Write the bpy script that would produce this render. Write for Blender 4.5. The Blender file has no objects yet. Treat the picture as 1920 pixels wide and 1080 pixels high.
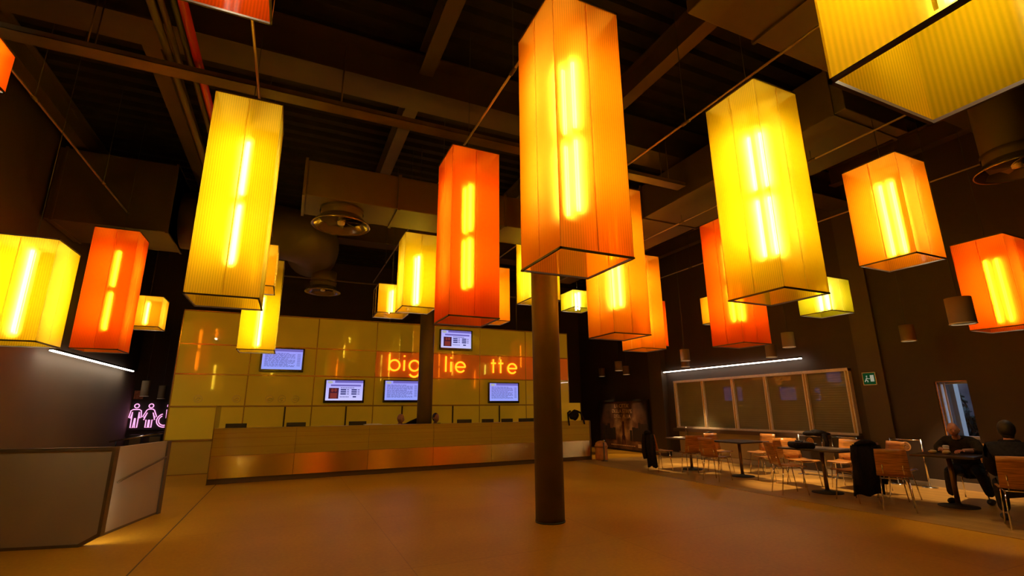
import bpy, bmesh, math, random
from mathutils import Vector, Matrix, Euler
random.seed(7)
PI = math.pi
SC = bpy.context.scene
COL = SC.collection

# ------------------------------------------------------------------ camera, world, exposure
cam_d = bpy.data.cameras.new('camera'); cam = bpy.data.objects.new('camera', cam_d); COL.objects.link(cam)
cam_d.sensor_width = 36.0; cam_d.lens = 903.0 / 1920.0 * 36.0; cam_d.clip_start = 0.05; cam_d.clip_end = 200
X = Vector((0.9118, 0.0930, 0.4000)); Y = Vector((-0.4106, 0.2253, 0.8835))      # world axes in lens space (x right, y down, z in)
Y.normalize(); X = (X - Y * X.dot(Y)).normalized(); Zc = X.cross(Y)
if Zc.y > 0: Zc = -Zc
Rm = Matrix((X, Y, Zc))
m = Matrix((( Rm[0][0], -Rm[0][1], -Rm[0][2], 0.0), (Rm[1][0], -Rm[1][1], -Rm[1][2], 0.0), (Rm[2][0], -Rm[2][1], -Rm[2][2], 1.45), (0, 0, 0, 1)))
cam.matrix_world = m
SC.camera = cam
w = bpy.data.worlds.new('sky'); SC.world = w; w.use_nodes = True
w.node_tree.nodes['Background'].inputs[0].default_value = (0.60, 0.76, 1.0, 1)
w.node_tree.nodes['Background'].inputs[1].default_value = 1.15
vs = SC.view_settings
vs.view_transform = 'Standard'; vs.look = 'None'; vs.gamma = 1.0; vs.use_curve_mapping = False; vs.exposure = 0.0
SC.cycles.max_bounces = 8; SC.cycles.diffuse_bounces = 4; SC.cycles.glossy_bounces = 3; SC.cycles.transmission_bounces = 4
SC.cycles.transparent_max_bounces = 24; SC.cycles.use_denoising = True; SC.cycles.sample_clamp_indirect = 4.0
SC.cycles.caustics_reflective = False; SC.cycles.caustics_refractive = False

# ------------------------------------------------------------------ materials
MATS = {}
def _new(name):
    mt = bpy.data.materials.new(name); mt.use_nodes = True; nt = mt.node_tree; nt.nodes.clear()
    out = nt.nodes.new('ShaderNodeOutputMaterial'); MATS[name] = mt
    return mt, nt, out
def mat(name, col, rough=0.5, metal=0.0, spec=0.5, noise=0.0, scale=8.0, bump=0.0, coat=0.0, stretch=None):
    if name in MATS: return MATS[name]
    mt, nt, out = _new(name)
    p = nt.nodes.new('ShaderNodeBsdfPrincipled')
    p.inputs['Roughness'].default_value = rough; p.inputs['Metallic'].default_value = metal
    p.inputs['Specular IOR Level'].default_value = spec; p.inputs['Coat Weight'].default_value = coat; p.inputs['Coat Roughness'].default_value = 0.03; p.inputs['Coat IOR'].default_value = 1.7
    p.inputs['Base Color'].default_value = (*col, 1)
    if noise or bump:
        tc = nt.nodes.new('ShaderNodeTexCoord'); mp = nt.nodes.new('ShaderNodeMapping'); nz = nt.nodes.new('ShaderNodeTexNoise')
        mp.inputs['Scale'].default_value = stretch or (1, 1, 1)
        nz.inputs['Scale'].default_value = scale; nz.inputs['Detail'].default_value = 5
        nt.links.new(tc.outputs['Object'], mp.inputs[0]); nt.links.new(mp.outputs[0], nz.inputs['Vector'])
        if noise:
            cr = nt.nodes.new('ShaderNodeValToRGB')
            a = [max(0, c * (1 - noise)) for c in col]; b = [min(1, c * (1 + noise)) for c in col]
            cr.color_ramp.elements[0].color = (*a, 1); cr.color_ramp.elements[1].color = (*b, 1)
            cr.color_ramp.elements[0].position = 0.3; cr.color_ramp.elements[1].position = 0.7
            nt.links.new(nz.outputs['Fac'], cr.inputs[0]); nt.links.new(cr.outputs[0], p.inputs['Base Color'])
        if bump:
            bp = nt.nodes.new('ShaderNodeBump'); bp.inputs['Strength'].default_value = bump; bp.inputs['Distance'].default_value = 0.02
            nt.links.new(nz.outputs['Fac'], bp.inputs['Height']); nt.links.new(bp.outputs[0], p.inputs['Normal'])
    nt.links.new(p.outputs[0], out.inputs[0])
    return mt
def emit(name, col, st):
    if name in MATS: return MATS[name]
    mt, nt, out = _new(name)
    e = nt.nodes.new('ShaderNodeEmission'); e.inputs[0].default_value = (*col, 1); e.inputs[1].default_value = st
    nt.links.new(e.outputs[0], out.inputs[0]); return mt
def shade(name, tint, tint2, clear):
    """ribbed translucent plastic sheet: part of the light goes straight through, the rest is scattered"""
    mt, nt, out = _new(name)
    tc = nt.nodes.new('ShaderNodeTexCoord'); sx = nt.nodes.new('ShaderNodeSeparateXYZ'); ad = nt.nodes.new('ShaderNodeMath'); ad.operation = 'ADD'
    nt.links.new(tc.outputs['Object'], sx.inputs[0]); nt.links.new(sx.outputs[0], ad.inputs[0]); nt.links.new(sx.outputs[1], ad.inputs[1])
    mu = nt.nodes.new('ShaderNodeMath'); mu.operation = 'MULTIPLY'; mu.inputs[1].default_value = 2 * PI / 0.02
    sn = nt.nodes.new('ShaderNodeMath'); sn.operation = 'SINE'
    nt.links.new(ad.outputs[0], mu.inputs[0]); nt.links.new(mu.outputs[0], sn.inputs[0])
    mr = nt.nodes.new('ShaderNodeMapRange'); mr.inputs[1].default_value = -1; mr.inputs[2].default_value = 1
    mr.inputs[3].default_value = clear * 0.35; mr.inputs[4].default_value = clear * 1.65
    nt.links.new(sn.outputs[0], mr.inputs[0])
    tr = nt.nodes.new('ShaderNodeBsdfTransparent'); tr.inputs[0].default_value = (*tint2, 1)
    tl = nt.nodes.new('ShaderNodeBsdfTranslucent'); tl.inputs[0].default_value = (*tint, 1)
    df = nt.nodes.new('ShaderNodeBsdfDiffuse'); df.inputs[0].default_value = (*tint, 1)
    rf = nt.nodes.new('ShaderNodeBsdfRefraction'); rf.inputs[0].default_value = (*tint2, 1); rf.inputs['IOR'].default_value = 1.13; rf.inputs['Roughness'].default_value = 0.95
    gl = nt.nodes.new('ShaderNodeBsdfGlossy'); gl.inputs['Roughness'].default_value = 0.12
    m0 = nt.nodes.new('ShaderNodeMixShader'); m0.inputs[0].default_value = 0.32
    nt.links.new(tl.outputs[0], m0.inputs[1]); nt.links.new(df.outputs[0], m0.inputs[2])
    mr2 = nt.nodes.new('ShaderNodeMixShader'); mr2.inputs[0].default_value = 0.42
    nt.links.new(m0.outputs[0], mr2.inputs[1]); nt.links.new(rf.outputs[0], mr2.inputs[2])
    m1 = nt.nodes.new('ShaderNodeMixShader'); nt.links.new(mr.outputs[0], m1.inputs[0])
    nt.links.new(mr2.outputs[0], m1.inputs[1]); nt.links.new(tr.outputs[0], m1.inputs[2])
    m2 = nt.nodes.new('ShaderNodeMixShader'); lw = nt.nodes.new('ShaderNodeLayerWeight'); lw.inputs[0].default_value = 0.08; nt.links.new(lw.outputs['Fresnel'], m2.inputs[0])
    nt.links.new(m1.outputs[0], m2.inputs[1]); nt.links.new(gl.outputs[0], m2.inputs[2])
    nt.links.new(m2.outputs[0], out.inputs[0]); return mt
def glass(name, col, fac=0.12):
    mt, nt, out = _new(name)
    tr = nt.nodes.new('ShaderNodeBsdfTransparent'); tr.inputs[0].default_value = (*col, 1)
    gl = nt.nodes.new('ShaderNodeBsdfGlossy'); gl.inputs['Roughness'].default_value = 0.03
    mx = nt.nodes.new('ShaderNodeMixShader'); mx.inputs[0].default_value = fac
    nt.links.new(tr.outputs[0], mx.inputs[1]); nt.links.new(gl.outputs[0], mx.inputs[2]); nt.links.new(mx.outputs[0], out.inputs[0]); return mt

SHADES = {'yellow': shade('yellow_sheet', (0.97, 0.57, 0.004), (1.0, 0.78, 0.07), 0.14),
          'lime': shade('lime_sheet', (0.62, 0.52, 0.008), (0.9, 0.92, 0.14), 0.14),
          'amber': shade('amber_sheet', (0.90, 0.38, 0.005), (1.0, 0.68, 0.05), 0.14),
          'orange': shade('orange_sheet', (0.97, 0.26, 0.003), (1.0, 0.50, 0.035), 0.14),
          'red': shade('red_sheet', (0.95, 0.092, 0.001), (1.0, 0.24, 0.006), 0.14)}
def seam(name, c):
    mt, nt, out = _new(name); tl = nt.nodes.new('ShaderNodeBsdfTranslucent'); tl.inputs[0].default_value = (*c, 1); nt.links.new(tl.outputs[0], out.inputs[0]); return mt
M_SEAM = {k: seam('seam_' + k, c) for k, c in dict(yellow=(0.98, 0.80, 0.25), lime=(0.9, 0.9, 0.3), amber=(0.98, 0.7, 0.3), orange=(0.98, 0.6, 0.28), red=(0.98, 0.5, 0.25)).items()}
M_TUBE = emit('lit_tube', (1.0, 0.84, 0.52), 78.0)
M_RIM = mat('dark_rim', (0.06, 0.035, 0.02), 0.5)
M_CAPW = mat('white_sheet_metal', (0.7, 0.66, 0.58), 0.5)
M_CORD = mat('black_cable', (0.03, 0.028, 0.025), 0.6)
M_GALV = mat('galvanised_steel', (0.10, 0.07, 0.035), 0.45, 0.25, noise=0.25, scale=3)
M_DUCT = mat('painted_duct', (0.055, 0.038, 0.013), 0.6, noise=0.12, scale=1.5)
M_BEAM = mat('dark_steel_paint', (0.055, 0.036, 0.015), 0.6, noise=0.15, scale=2)
M_DECK = mat('black_deck', (0.014, 0.012, 0.008), 0.8, spec=0.2, noise=0.3, scale=4)
M_REDP = mat('red_pipe_paint', (0.55, 0.03, 0.015), 0.3)
M_WALLD = mat('dark_brown_wall', (0.026, 0.014, 0.007), 0.75, noise=0.12, scale=1.2, bump=0.05)
M_PIL = mat('dark_pilaster_paint', (.045, .028, .013), .6)
M_WALLG = mat('warm_grey_wall', (0.17, 0.13, 0.085), 0.75, noise=0.06, scale=1.0)
M_BLACK = mat('matt_black', (0.012, 0.011, 0.010), 0.6)
M_BLACKG = mat('gloss_black', (0.012, 0.012, 0.014), 0.25)
M_COLM = mat('brown_column_paint', (0.10, 0.072, 0.036), 0.55, noise=0.1, scale=3)
M_CHROME = mat('chrome', (0.75, 0.72, 0.68), 0.16, 1.0)
M_ALU = mat('brushed_aluminium', (0.78, 0.68, 0.55), 0.45, 0.2, noise=0.1, scale=20)
M_PLY = mat('orange_plywood', (0.42, 0.175, 0.035), 0.35, noise=0.5, scale=5, stretch=(1, 1, 14), coat=0.2)
M_TTOP = mat('dark_table_laminate', (0.05, 0.035, 0.028), 0.3)
M_PAPER = mat('white_paper', (0.8, 0.78, 0.72), 0.6)
M_PALE = mat('pale_parapet', (0.38, 0.33, 0.25), 0.5, noise=0.05, scale=1.5)
M_WHITEF = mat('white_frame', (0.8, 0.8, 0.8), 0.4)
M_SKIN = mat('skin', (0.50, 0.26, 0.17), 0.5, noise=0.08, scale=20)
M_CLOTHB = mat('black_cloth', (0.014, 0.013, 0.014), 0.9, spec=0.08, noise=0.3, scale=30, bump=0.2)
M_CLOTHN = mat('dark_olive_cloth', (0.030, 0.028, 0.020), 0.9, spec=0.08, noise=0.3, scale=25, bump=0.2)
M_JEAN = mat('dark_denim', (0.025, 0.026, 0.032), 0.9, spec=0.08, noise=0.3, scale=30)
M_HAIR = mat('dark_hair', (0.015, 0.010, 0.008), 0.6, noise=0.4, scale=40)
M_SIGNW = mat('sign_white', (0.75, 0.72, 0.6), 0.5)

def floor_mat():
    mt, nt, out = _new('stone_tile_floor')
    p = nt.nodes.new('ShaderNodeBsdfPrincipled'); p.inputs['Roughness'].default_value = 0.42; p.inputs['Specular IOR Level'].default_value = 0.16
    tc = nt.nodes.new('ShaderNodeTexCoord')
    nz = nt.nodes.new('ShaderNodeTexNoise'); nz.inputs['Scale'].default_value = 26; nz.inputs['Detail'].default_value = 8
    n2 = nt.nodes.new('ShaderNodeTexNoise'); n2.inputs['Scale'].default_value = 0.7; n2.inputs['Detail'].default_value = 3
    nt.links.new(tc.outputs['Object'], nz.inputs['Vector']); nt.links.new(tc.outputs['Object'], n2.inputs['Vector'])
    cr = nt.nodes.new('ShaderNodeValToRGB'); cr.color_ramp.elements[0].position = 0.25; cr.color_ramp.elements[1].position = 0.75
    cr.color_ramp.elements[0].color = (0.66, 0.315, 0.016, 1); cr.color_ramp.elements[1].color = (0.78, 0.395, 0.022, 1)
    nt.links.new(nz.outputs['Fac'], cr.inputs[0])
    mx = nt.nodes.new('ShaderNodeMixRGB'); mx.blend_type = 'MULTIPLY'; mx.inputs[0].default_value = 0.35
    nt.links.new(cr.outputs[0], mx.inputs[1]); nt.links.new(n2.outputs['Fac'], mx.inputs[2])
    # joints: a slab grid of 2.4 m
    br = nt.nodes.new('ShaderNodeTexBrick'); br.offset = 0.0; br.squash = 1.0
    br.inputs['Scale'].default_value = 1.0; br.inputs['Brick Width'].default_value = 2.4; br.inputs['Row Height'].default_value = 2.4
    br.inputs['Mortar Size'].default_value = 0.006; br.inputs['Mortar Smooth'].default_value = 0.3
    br.inputs['Color1'].default_value = (1, 1, 1, 1); br.inputs['Color2'].default_value = (0.97, 0.97, 0.97, 1); br.inputs['Mortar'].default_value = (0.78, 0.76, 0.72, 1)
    mp = nt.nodes.new('ShaderNodeMapping'); mp.inputs['Location'].default_value = (1.2, -0.2, 0)
    nt.links.new(tc.outputs['Object'], mp.inputs[0]); nt.links.new(mp.outputs[0], br.inputs['Vector'])
    m2 = nt.nodes.new('ShaderNodeMixRGB'); m2.blend_type = 'MULTIPLY'; m2.inputs[0].default_value = 1.0
    nt.links.new(mx.outputs[0], m2.inputs[1]); nt.links.new(br.outputs['Color'], m2.inputs[2])
    nt.links.new(m2.outputs[0], p.inputs['Base Color']); nt.links.new(p.outputs[0], out.inputs[0]); return mt
def wood_floor_mat():
    mt, nt, out = _new('parquet')
    p = nt.nodes.new('ShaderNodeBsdfPrincipled'); p.inputs['Roughness'].default_value = 0.28
    tc = nt.nodes.new('ShaderNodeTexCoord'); br = nt.nodes.new('ShaderNodeTexBrick')
    br.inputs['Scale'].default_value = 1.0; br.inputs['Brick Width'].default_value = 1.2; br.inputs['Row Height'].default_value = 0.12
    br.inputs['Mortar Size'].default_value = 0.002
    br.inputs['Color1'].default_value = (0.55, 0.32, 0.075, 1); br.inputs['Color2'].default_value = (0.42, 0.225, 0.05, 1); br.inputs['Mortar'].default_value = (0.06, 0.03, 0.015, 1)
    mp = nt.nodes.new('ShaderNodeMapping'); mp.inputs['Rotation'].default_value = (0, 0, PI / 2)
    nt.links.new(tc.outputs['Object'], mp.inputs[0]); nt.links.new(mp.outputs[0], br.inputs['Vector'])
    nt.links.new(br.outputs['Color'], p.inputs['Base Color']); nt.links.new(p.outputs[0], out.inputs[0]); return mt
M_PLINTH0 = mat('joint_filler', (.10, .055, .012), .7)
M_FLOOR = floor_mat(); M_WOOD = wood_floor_mat()

# ------------------------------------------------------------------ mesh helpers
class MB:
    def __init__(s): s.v = []; s.f = []; s.mi = []; s.sm = []
    def add(s, vs, fs, mi=0, smooth=False):
        o = len(s.v); s.v += [tuple(v) for v in vs]
        for f in fs: s.f.append([i + o for i in f]); s.mi.append(mi); s.sm.append(smooth)
        return s
    def box(s, c, d, rz=0.0, mi=0, rot=None):
        hx, hy, hz = d[0] / 2, d[1] / 2, d[2] / 2
        R = rot or Matrix.Rotation(rz, 3, 'Z'); c = Vector(c)
        vs = [c + R @ Vector((x * hx, y * hy, z * hz)) for z in (-1, 1) for y in (-1, 1) for x in (-1, 1)]
        return s.add(vs, [(0, 2, 3, 1), (4, 5, 7, 6), (0, 1, 5, 4), (2, 6, 7, 3), (0, 4, 6, 2), (1, 3, 7, 5)], mi)
    def bx(s, x0, x1, y0, y1, z0, z1, mi=0):
        return s.box(((x0 + x1) / 2, (y0 + y1) / 2, (z0 + z1) / 2), (x1 - x0, y1 - y0, z1 - z0), mi=mi)
    def quad(s, a, b, c, d, mi=0): return s.add([a, b, c, d], [(0, 1, 2, 3)], mi)
    def tube(s, pts, r, n=8, mi=0, closed=False, cap=True):
        pts = [Vector(p) for p in pts]; N = len(pts); rs = r if isinstance(r, (list, tuple)) else [r] * N
        vs = []; prev = None
        for i, p in enumerate(pts):
            if closed: t = pts[(i + 1) % N] - pts[i - 1]
            elif i == 0: t = pts[1] - pts[0]
            elif i == N - 1: t = pts[-1] - pts[-2]
            else: t = (pts[i + 1] - p).normalized() + (p - pts[i - 1]).normalized()
            t.normalize()
            if prev is None: u = t.orthogonal().normalized()
            else:
                u = prev - t * prev.dot(t)
                u = u.normalized() if u.length > 1e-6 else t.orthogonal().normalized()
            prev = u; q = t.cross(u)
            for k in range(n):
                a = 2 * PI * k / n; vs.append(p + (u * math.cos(a) + q * math.sin(a)) * rs[i])
        fs = []
        for i in range(N if closed else N - 1):
            j = (i + 1) % N
            for k in range(n): fs.append((i * n + k, i * n + (k + 1) % n, j * n + (k + 1) % n, j * n + k))
        if cap and not closed: fs += [tuple(range(n))[::-1], tuple((N - 1) * n + k for k in range(n))]
        return s.add(vs, fs, mi, True)
    def lathe(s, prof, c=(0, 0, 0), n=24, mi=0, smooth=True, caps=True):
        c = Vector(c); vs = [c + Vector((r * math.cos(2 * PI * k / n), r * math.sin(2 * PI * k / n), z)) for r, z in prof for k in range(n)]
        fs = [(i * n + k, i * n + (k + 1) % n, (i + 1) * n + (k + 1) % n, (i + 1) * n + k) for i in range(len(prof) - 1) for k in range(n)]
        if caps: fs += [tuple(range(n))[::-1], tuple((len(prof) - 1) * n + k for k in range(n))]
        return s.add(vs, fs, mi, smooth)
    def ball(s, c, r, n=12, m_=8, mi=0, fn=None):
        c = Vector(c); rx, ry, rz = (r, r, r) if isinstance(r, (int, float)) else r
        vs = []
        for i in range(m_ + 1):
            th = PI * i / m_
            for k in range(n):
                a = 2 * PI * k / n
                v = Vector((rx * math.sin(th) * math.cos(a), ry * math.sin(th) * math.sin(a), rz * math.cos(th)))
                vs.append(c + (fn(v) if fn else v))
        fs = [(i * n + k, (i + 1) * n + k, (i + 1) * n + (k + 1) % n, i * n + (k + 1) % n) for i in range(m_) for k in range(n)]
        return s.add(vs, fs, mi, True)
    def build(s, name, mats, parent=None, loc=None, rz=0.0, bevel=0.0):
        me = bpy.data.meshes.new(name); me.from_pydata(s.v, [], s.f); me.validate(clean_customdata=False)
        for mm in (mats if isinstance(mats, (list, tuple)) else [mats]): me.materials.append(mm)
        if len(me.polygons) == len(s.f):
            me.polygons.foreach_set('material_index', s.mi); me.polygons.foreach_set('use_smooth', s.sm)
        bm = bmesh.new(); bm.from_mesh(me); bmesh.ops.remove_doubles(bm, verts=bm.verts, dist=1e-6); bmesh.ops.recalc_face_normals(bm, faces=bm.faces); bm.to_mesh(me); bm.free()
        o = bpy.data.objects.new(name, me); COL.objects.link(o)
        if parent: o.parent = parent
        if loc: o.location = loc
        o.rotation_euler.z = rz
        if bevel:
            b = o.modifiers.new('bevel', 'BEVEL'); b.width = bevel; b.segments = 2; b.limit_method = 'ANGLE'
        return o
def tag(o, label=None, cat=None, group=None, kind=None):
    if label: o['label'] = label
    if cat: o['category'] = cat
    if group: o['group'] = group
    if kind: o['kind'] = kind
    return o
def thing(name, label, cat, loc=(0, 0, 0), rz=0.0, group=None):
    o = bpy.data.objects.new(name, None); COL.objects.link(o); o.location = loc; o.rotation_euler.z = rz; o.empty_display_size = 0.2
    return tag(o, label, cat, group)
def struct(o): o['kind'] = 'structure'; return o
def copy_tree(o, parent=None):
    c = o.copy(); COL.objects.link(c); c.parent = parent
    for ch in list(o.children): copy_tree(ch, c)
    return c
def skin_mesh(joints, edges, subdiv=1):
    """one continuous surface grown round a skeleton of joints {name: (pos, radius)}"""
    names = list(joints); idx = {n: i for i, n in enumerate(names)}
    me = bpy.data.meshes.new('skeleton'); me.from_pydata([joints[n][0] for n in names], [(idx[a], idx[b]) for a, b in edges], [])
    o = bpy.data.objects.new('skeleton', me); COL.objects.link(o)
    sk = o.modifiers.new('skin', 'SKIN'); sk.use_smooth_shade = True
    for i, n in enumerate(names):
        r = joints[n][1]; r = (r, r) if isinstance(r, (int, float)) else r
        me.skin_vertices[0].data[i].radius = r
    me.skin_vertices[0].data[0].use_root = True
    if subdiv:
        ss = o.modifiers.new('sub', 'SUBSURF'); ss.levels = subdiv; ss.render_levels = subdiv
    dg = bpy.context.evaluated_depsgraph_get(); ev = o.evaluated_get(dg); m2 = ev.to_mesh()
    vs = [tuple(v.co) for v in m2.vertices]; fs = [tuple(p.vertices) for p in m2.polygons]
    ev.to_mesh_clear(); bpy.data.objects.remove(o); bpy.data.meshes.remove(me)
    return vs, fs

# ------------------------------------------------------------------ the setting
XR, YB, XL, YN, ZT = 11.0, 17.45, -4.12, -4.0, 6.5
fl = MB().bx(XL - .3, XR + .3, YN, YB, -0.2, 0).build('floor', M_FLOOR); struct(fl)
struct(MB().bx(-1.212, -1.198, YN, 13.9, 0.0, 0.0015).build('trim_3', M_PLINTH0))
struct(MB().bx(7.55, XR, YN, 12.55, 0.0, 0.006).build('floor_parquet', M_WOOD))
dk = MB(); n = 100; x0, x1 = XL - .3, XR + .3
prof = []
step = 0.3; y = YN
while y < YB:
    prof += [(y, ZT), (y + .10, ZT), (y + .13, ZT + .08), (y + .27, ZT + .08)]; y += step
for a, b in zip(prof[:-1], prof[1:]): dk.quad((x0, a[0], a[1]), (x1, a[0], a[1]), (x1, b[0], b[1]), (x0, b[0], b[1]))
dk.bx(x0, x1, YN - .3, YB + .3, ZT + .1, ZT + .25)
struct(dk.build('ceiling', M_DECK))
wr = MB(); wy0, wy1, wz0, wz1 = 4.64, 5.13, 0.86, 1.885
wr.bx(XR, XR + .3, YN - .3, wy0, 0, ZT + .1); wr.bx(XR, XR + .3, wy1, YB + .3, 0, ZT + .1)
wr.bx(XR, XR + .3, wy0, wy1, 0, wz0); wr.bx(XR, XR + .3, wy0, wy1, wz1, ZT + .1)
struct(wr.build('wall_right', M_WALLD))
struct(MB().bx(XL - .3, XR + .3, YB, YB + .3, 0, ZT + .1).build('wall_back', M_WALLD))
struct(MB().bx(XL - .3, XR + .3, YN - .3, YN, 0, ZT + .1).build('wall_front', M_WALLD))
struct(MB().bx(XL - .3, XL, YN, YB, 0, 2.6).bx(XL - .3, XL, YN, YB, 2.6, ZT + .1, 1).build('wall_left', [M_WALLG, M_WALLD]))
struct(MB().bx(XR - .04, XR, YN, 13.1, 0.006, 0.13).build('baseboard_right', M_PALE))
struct(MB().bx(XR - .06, XR, 5.93, 6.4, 0, ZT).build('trim_1', M_PIL)); struct(MB().bx(XR - .2, XR, 12.3, 12.9, 0, ZT).build('trim_2', M_PIL))

# columns
def column(x, y, h, label):
    t = thing('round_column', label, 'column', (x, y, 0))
    MB().lathe([(0.195, 0.0), (0.195, h)], n=40).build('shaft', M_COLM, t)
    MB().lathe([(0.2, 0.0), (0.2, 0.02)], n=40).build('base_ring', M_BLACK, t)
    MB().box((0, 0, h + .012), (.44, .44, .024)).build('cap_plate', M_BEAM, t)
column(3.30, 6.12, 5.74, 'dark brown round column standing free in the open floor before the counter')
column(3.27, 12.87, 5.74, 'dark brown round column rising behind the ticket counter')

# ------------------------------------------------------------------ ceiling steelwork, ducts, pipes
def ibeam(name, label, cat, a, b, w, h, group=None):
    a = Vector(a); b = Vector(b); L = (b - a).length; t = thing(name, label, cat, (a + b) / 2, math.atan2(b.y - a.y, b.x - a.x), group)
    f = MB(); f.box((0, 0, .0125), (L, w, .025)); f.box((0, 0, h - .0125), (L, w, .025)); f.box((0, 0, h / 2), (L, .02, h - .05))
    f.build('beam_section', M_BEAM, t)
    return t
G = 'steel girders under the roof deck'
ibeam('steel_girder', 'deep steel girder crossing the ceiling over the free standing column', 'beam', (XL + .01, 6.1, 5.78), (XR - .01, 6.1, 5.78), .5, .6)
ibeam('steel_girder', 'deep steel girder crossing the ceiling above the ticket counter', 'beam', (XL + .01, 12.8, 5.78), (XR - .01, 12.8, 5.78), .5, .6)
bl = ['steel joist of the ceiling in line with the left wall side', 'steel joist running above the red sprinkler pipe bay', 'steel joist between the yellow tall lantern and the red-orange one', 'steel joist seen to the right of the big orange lantern', 'steel joist above the grey rectangular duct at right', 'steel joist nearest the dark right-hand wall']
for x, lb in zip((-3.8, -2.05, 1.33, 4.3, 7.4, 10.2), bl):
    ibeam('steel_joist', lb, 'beam', (x, YN + .05, 6.02), (x, 5.83, 6.02), .2, .4)
    ibeam('steel_joist', lb + ', continuing beyond the girder', 'beam', (x, 6.37, 6.02), (x, 12.53, 6.02), .2, .4)
# cable tray
t = thing('cable_tray', 'long perforated cable tray crossing the ceiling just before the girder', 'cable tray', (.85, 5.72, 5.1))
MB().bx(-4.95, 4.95, -.1, .1, 0, .006).bx(-4.95, 4.95, -.1, -.094, 0, .06).bx(-4.95, 4.95, .094, .1, 0, .06).build('tray', M_GALV, t)
for x in (-4.6, -3.1, -.6, 2.2, 4.6): MB().tube([(x, .08, .0), (x, .08, .9)], .008, 6).tube([(x, -.08, .0), (x, -.08, .9)], .008, 6).build('hanger_rod', M_GALV, t)
cb = MB()
for k in range(4): cb.tube([(-4.9 + .2 * i, -.06 + .04 * k + .006 * math.sin(i * 1.7 + k), .02) for i in range(50)], .012, 6)
cb.build('cable_bundle', M_CORD, t)
# ducts
def duct(name, label, x0, x1, y0, y1, z0, z1, along='y', flanges=(), mt=M_DUCT):
    t = thing(name, label, 'air duct', ((x0 + x1) / 2, (y0 + y1) / 2, z0)); hx, hy, h = (x1 - x0) / 2, (y1 - y0) / 2, z1 - z0
    MB().bx(-hx, hx, -hy, hy, 0, h).build('sheet_body', mt, t, bevel=.01)
    for f in flanges:
        e = .022
        if along == 'y': MB().bx(-hx - e, hx + e, f - (y0 + y1) / 2 - .02, f - (y0 + y1) / 2 + .02, -e, h + e).build('flange', M_BEAM, t)
        else: MB().bx(f - (x0 + x1) / 2 - .02, f - (x0 + x1) / 2 + .02, -hy - e, hy + e, -e, h + e).build('flange', M_BEAM, t)
    return t
duct('rectangular_duct', 'wide rectangular duct running back along the right of the ceiling', 5.9, 7.22, 3.05, 11.8, 5.0, 5.66, 'y', (3.2, 5.05, 6.87, 8.4, 10.2))
duct('rectangular_duct', 'broad duct overhead beside the topmost yellow lantern', 3.34, 10.2, .9, 2.98, 5.35, 5.95, 'x', (4.3, 6.7, 8.6))
duct('rectangular_duct', 'grey rectangular duct carrying the round air diffuser in mid ceiling', -.1, 5.2, 6.65, 7.4, 4.3, 4.82, 'x', (-.08, 1.2, 2.9))
t = duct('rectangular_duct', 'deep rectangular duct in the dark upper left ceiling', -4.05, -2.3, 10.1, 11.4, 4.62, 5.95, 'x', (-3.95, -2.32))
t = thing('round_duct', 'big round duct with an elbow above the ticket wall', 'air duct', (-2.27, 11.02, 5.2))
pts = [(0, 0, 0), (1.7, 0, 0)] + [(1.7 + .75 * math.sin(a), .75 - .75 * math.cos(a), 0) for a in [PI / 2 * i / 8 for i in range(1, 9)]] + [(2.45, 1.4, 0)]
MB().tube(pts, .58, 28).build('spiral_duct', M_DUCT, t)
MB().lathe([(0.287, -.865), (0.287, -.5)], (2.76, 1.08, 0), 28).build('outlet_neck', M_DUCT, t)
for q in (0.6, 1.5):
    MB().tube([(q - .03, 0, 0), (q + .03, 0, 0)], .6, 28).build('joint_band', M_BEAM, t)
MB().tube([(.8, 0, .58), (.8, 0, 1.2)], .012, 6).build('hanger_rod', M_GALV, t)
def diffuser(x, y, z, h, label):
    t = thing('air_diffuser', label, 'air diffuser', (x, y, z))
    MB().lathe([(.29, .10), (.29, h)], n=36, caps=False).lathe([(.283, h), (.283, .10)], n=36, caps=False).build('neck', M_DUCT, t)
    MB().lathe([(.305, .2), (.305, .25), (.29, .25)], n=36, caps=False).build('collar', M_GALV, t)
    MB().lathe([(.29, .13), (.33, .09), (.385, .035), (.41, 0.0), (.40, -.005), (.37, .02), (.31, .08), (.28, .12)], n=36, caps=False).build('flared_rim', mat('bright_rim', (.22, .18, .13), .2, .7), t)
    v = MB()
    for k in range(8):
        a = 2 * PI * k / 8; v.box((.14 * math.cos(a), .14 * math.sin(a), .09), (.27, .11, .006), rot=Euler((.5, 0, a)).to_matrix())
    v.build('swirl_vanes', M_BEAM, t)
    MB().lathe([(.02, .02), (.05, .03), (.06, .12), (.06, .16)], n=18).build('hub', M_ALU, t)
diffuser(.45, 7.02, 4.05, .245, 'round flared air diffuser under the grey rectangular duct')
diffuser(.49, 12.1, 4.2, .18, 'round air diffuser hanging low behind, below the round duct elbow')
diffuser(7.75, 2.3, 4.2, 1.14, 'round air diffuser at the right edge above the red-orange lantern')
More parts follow.
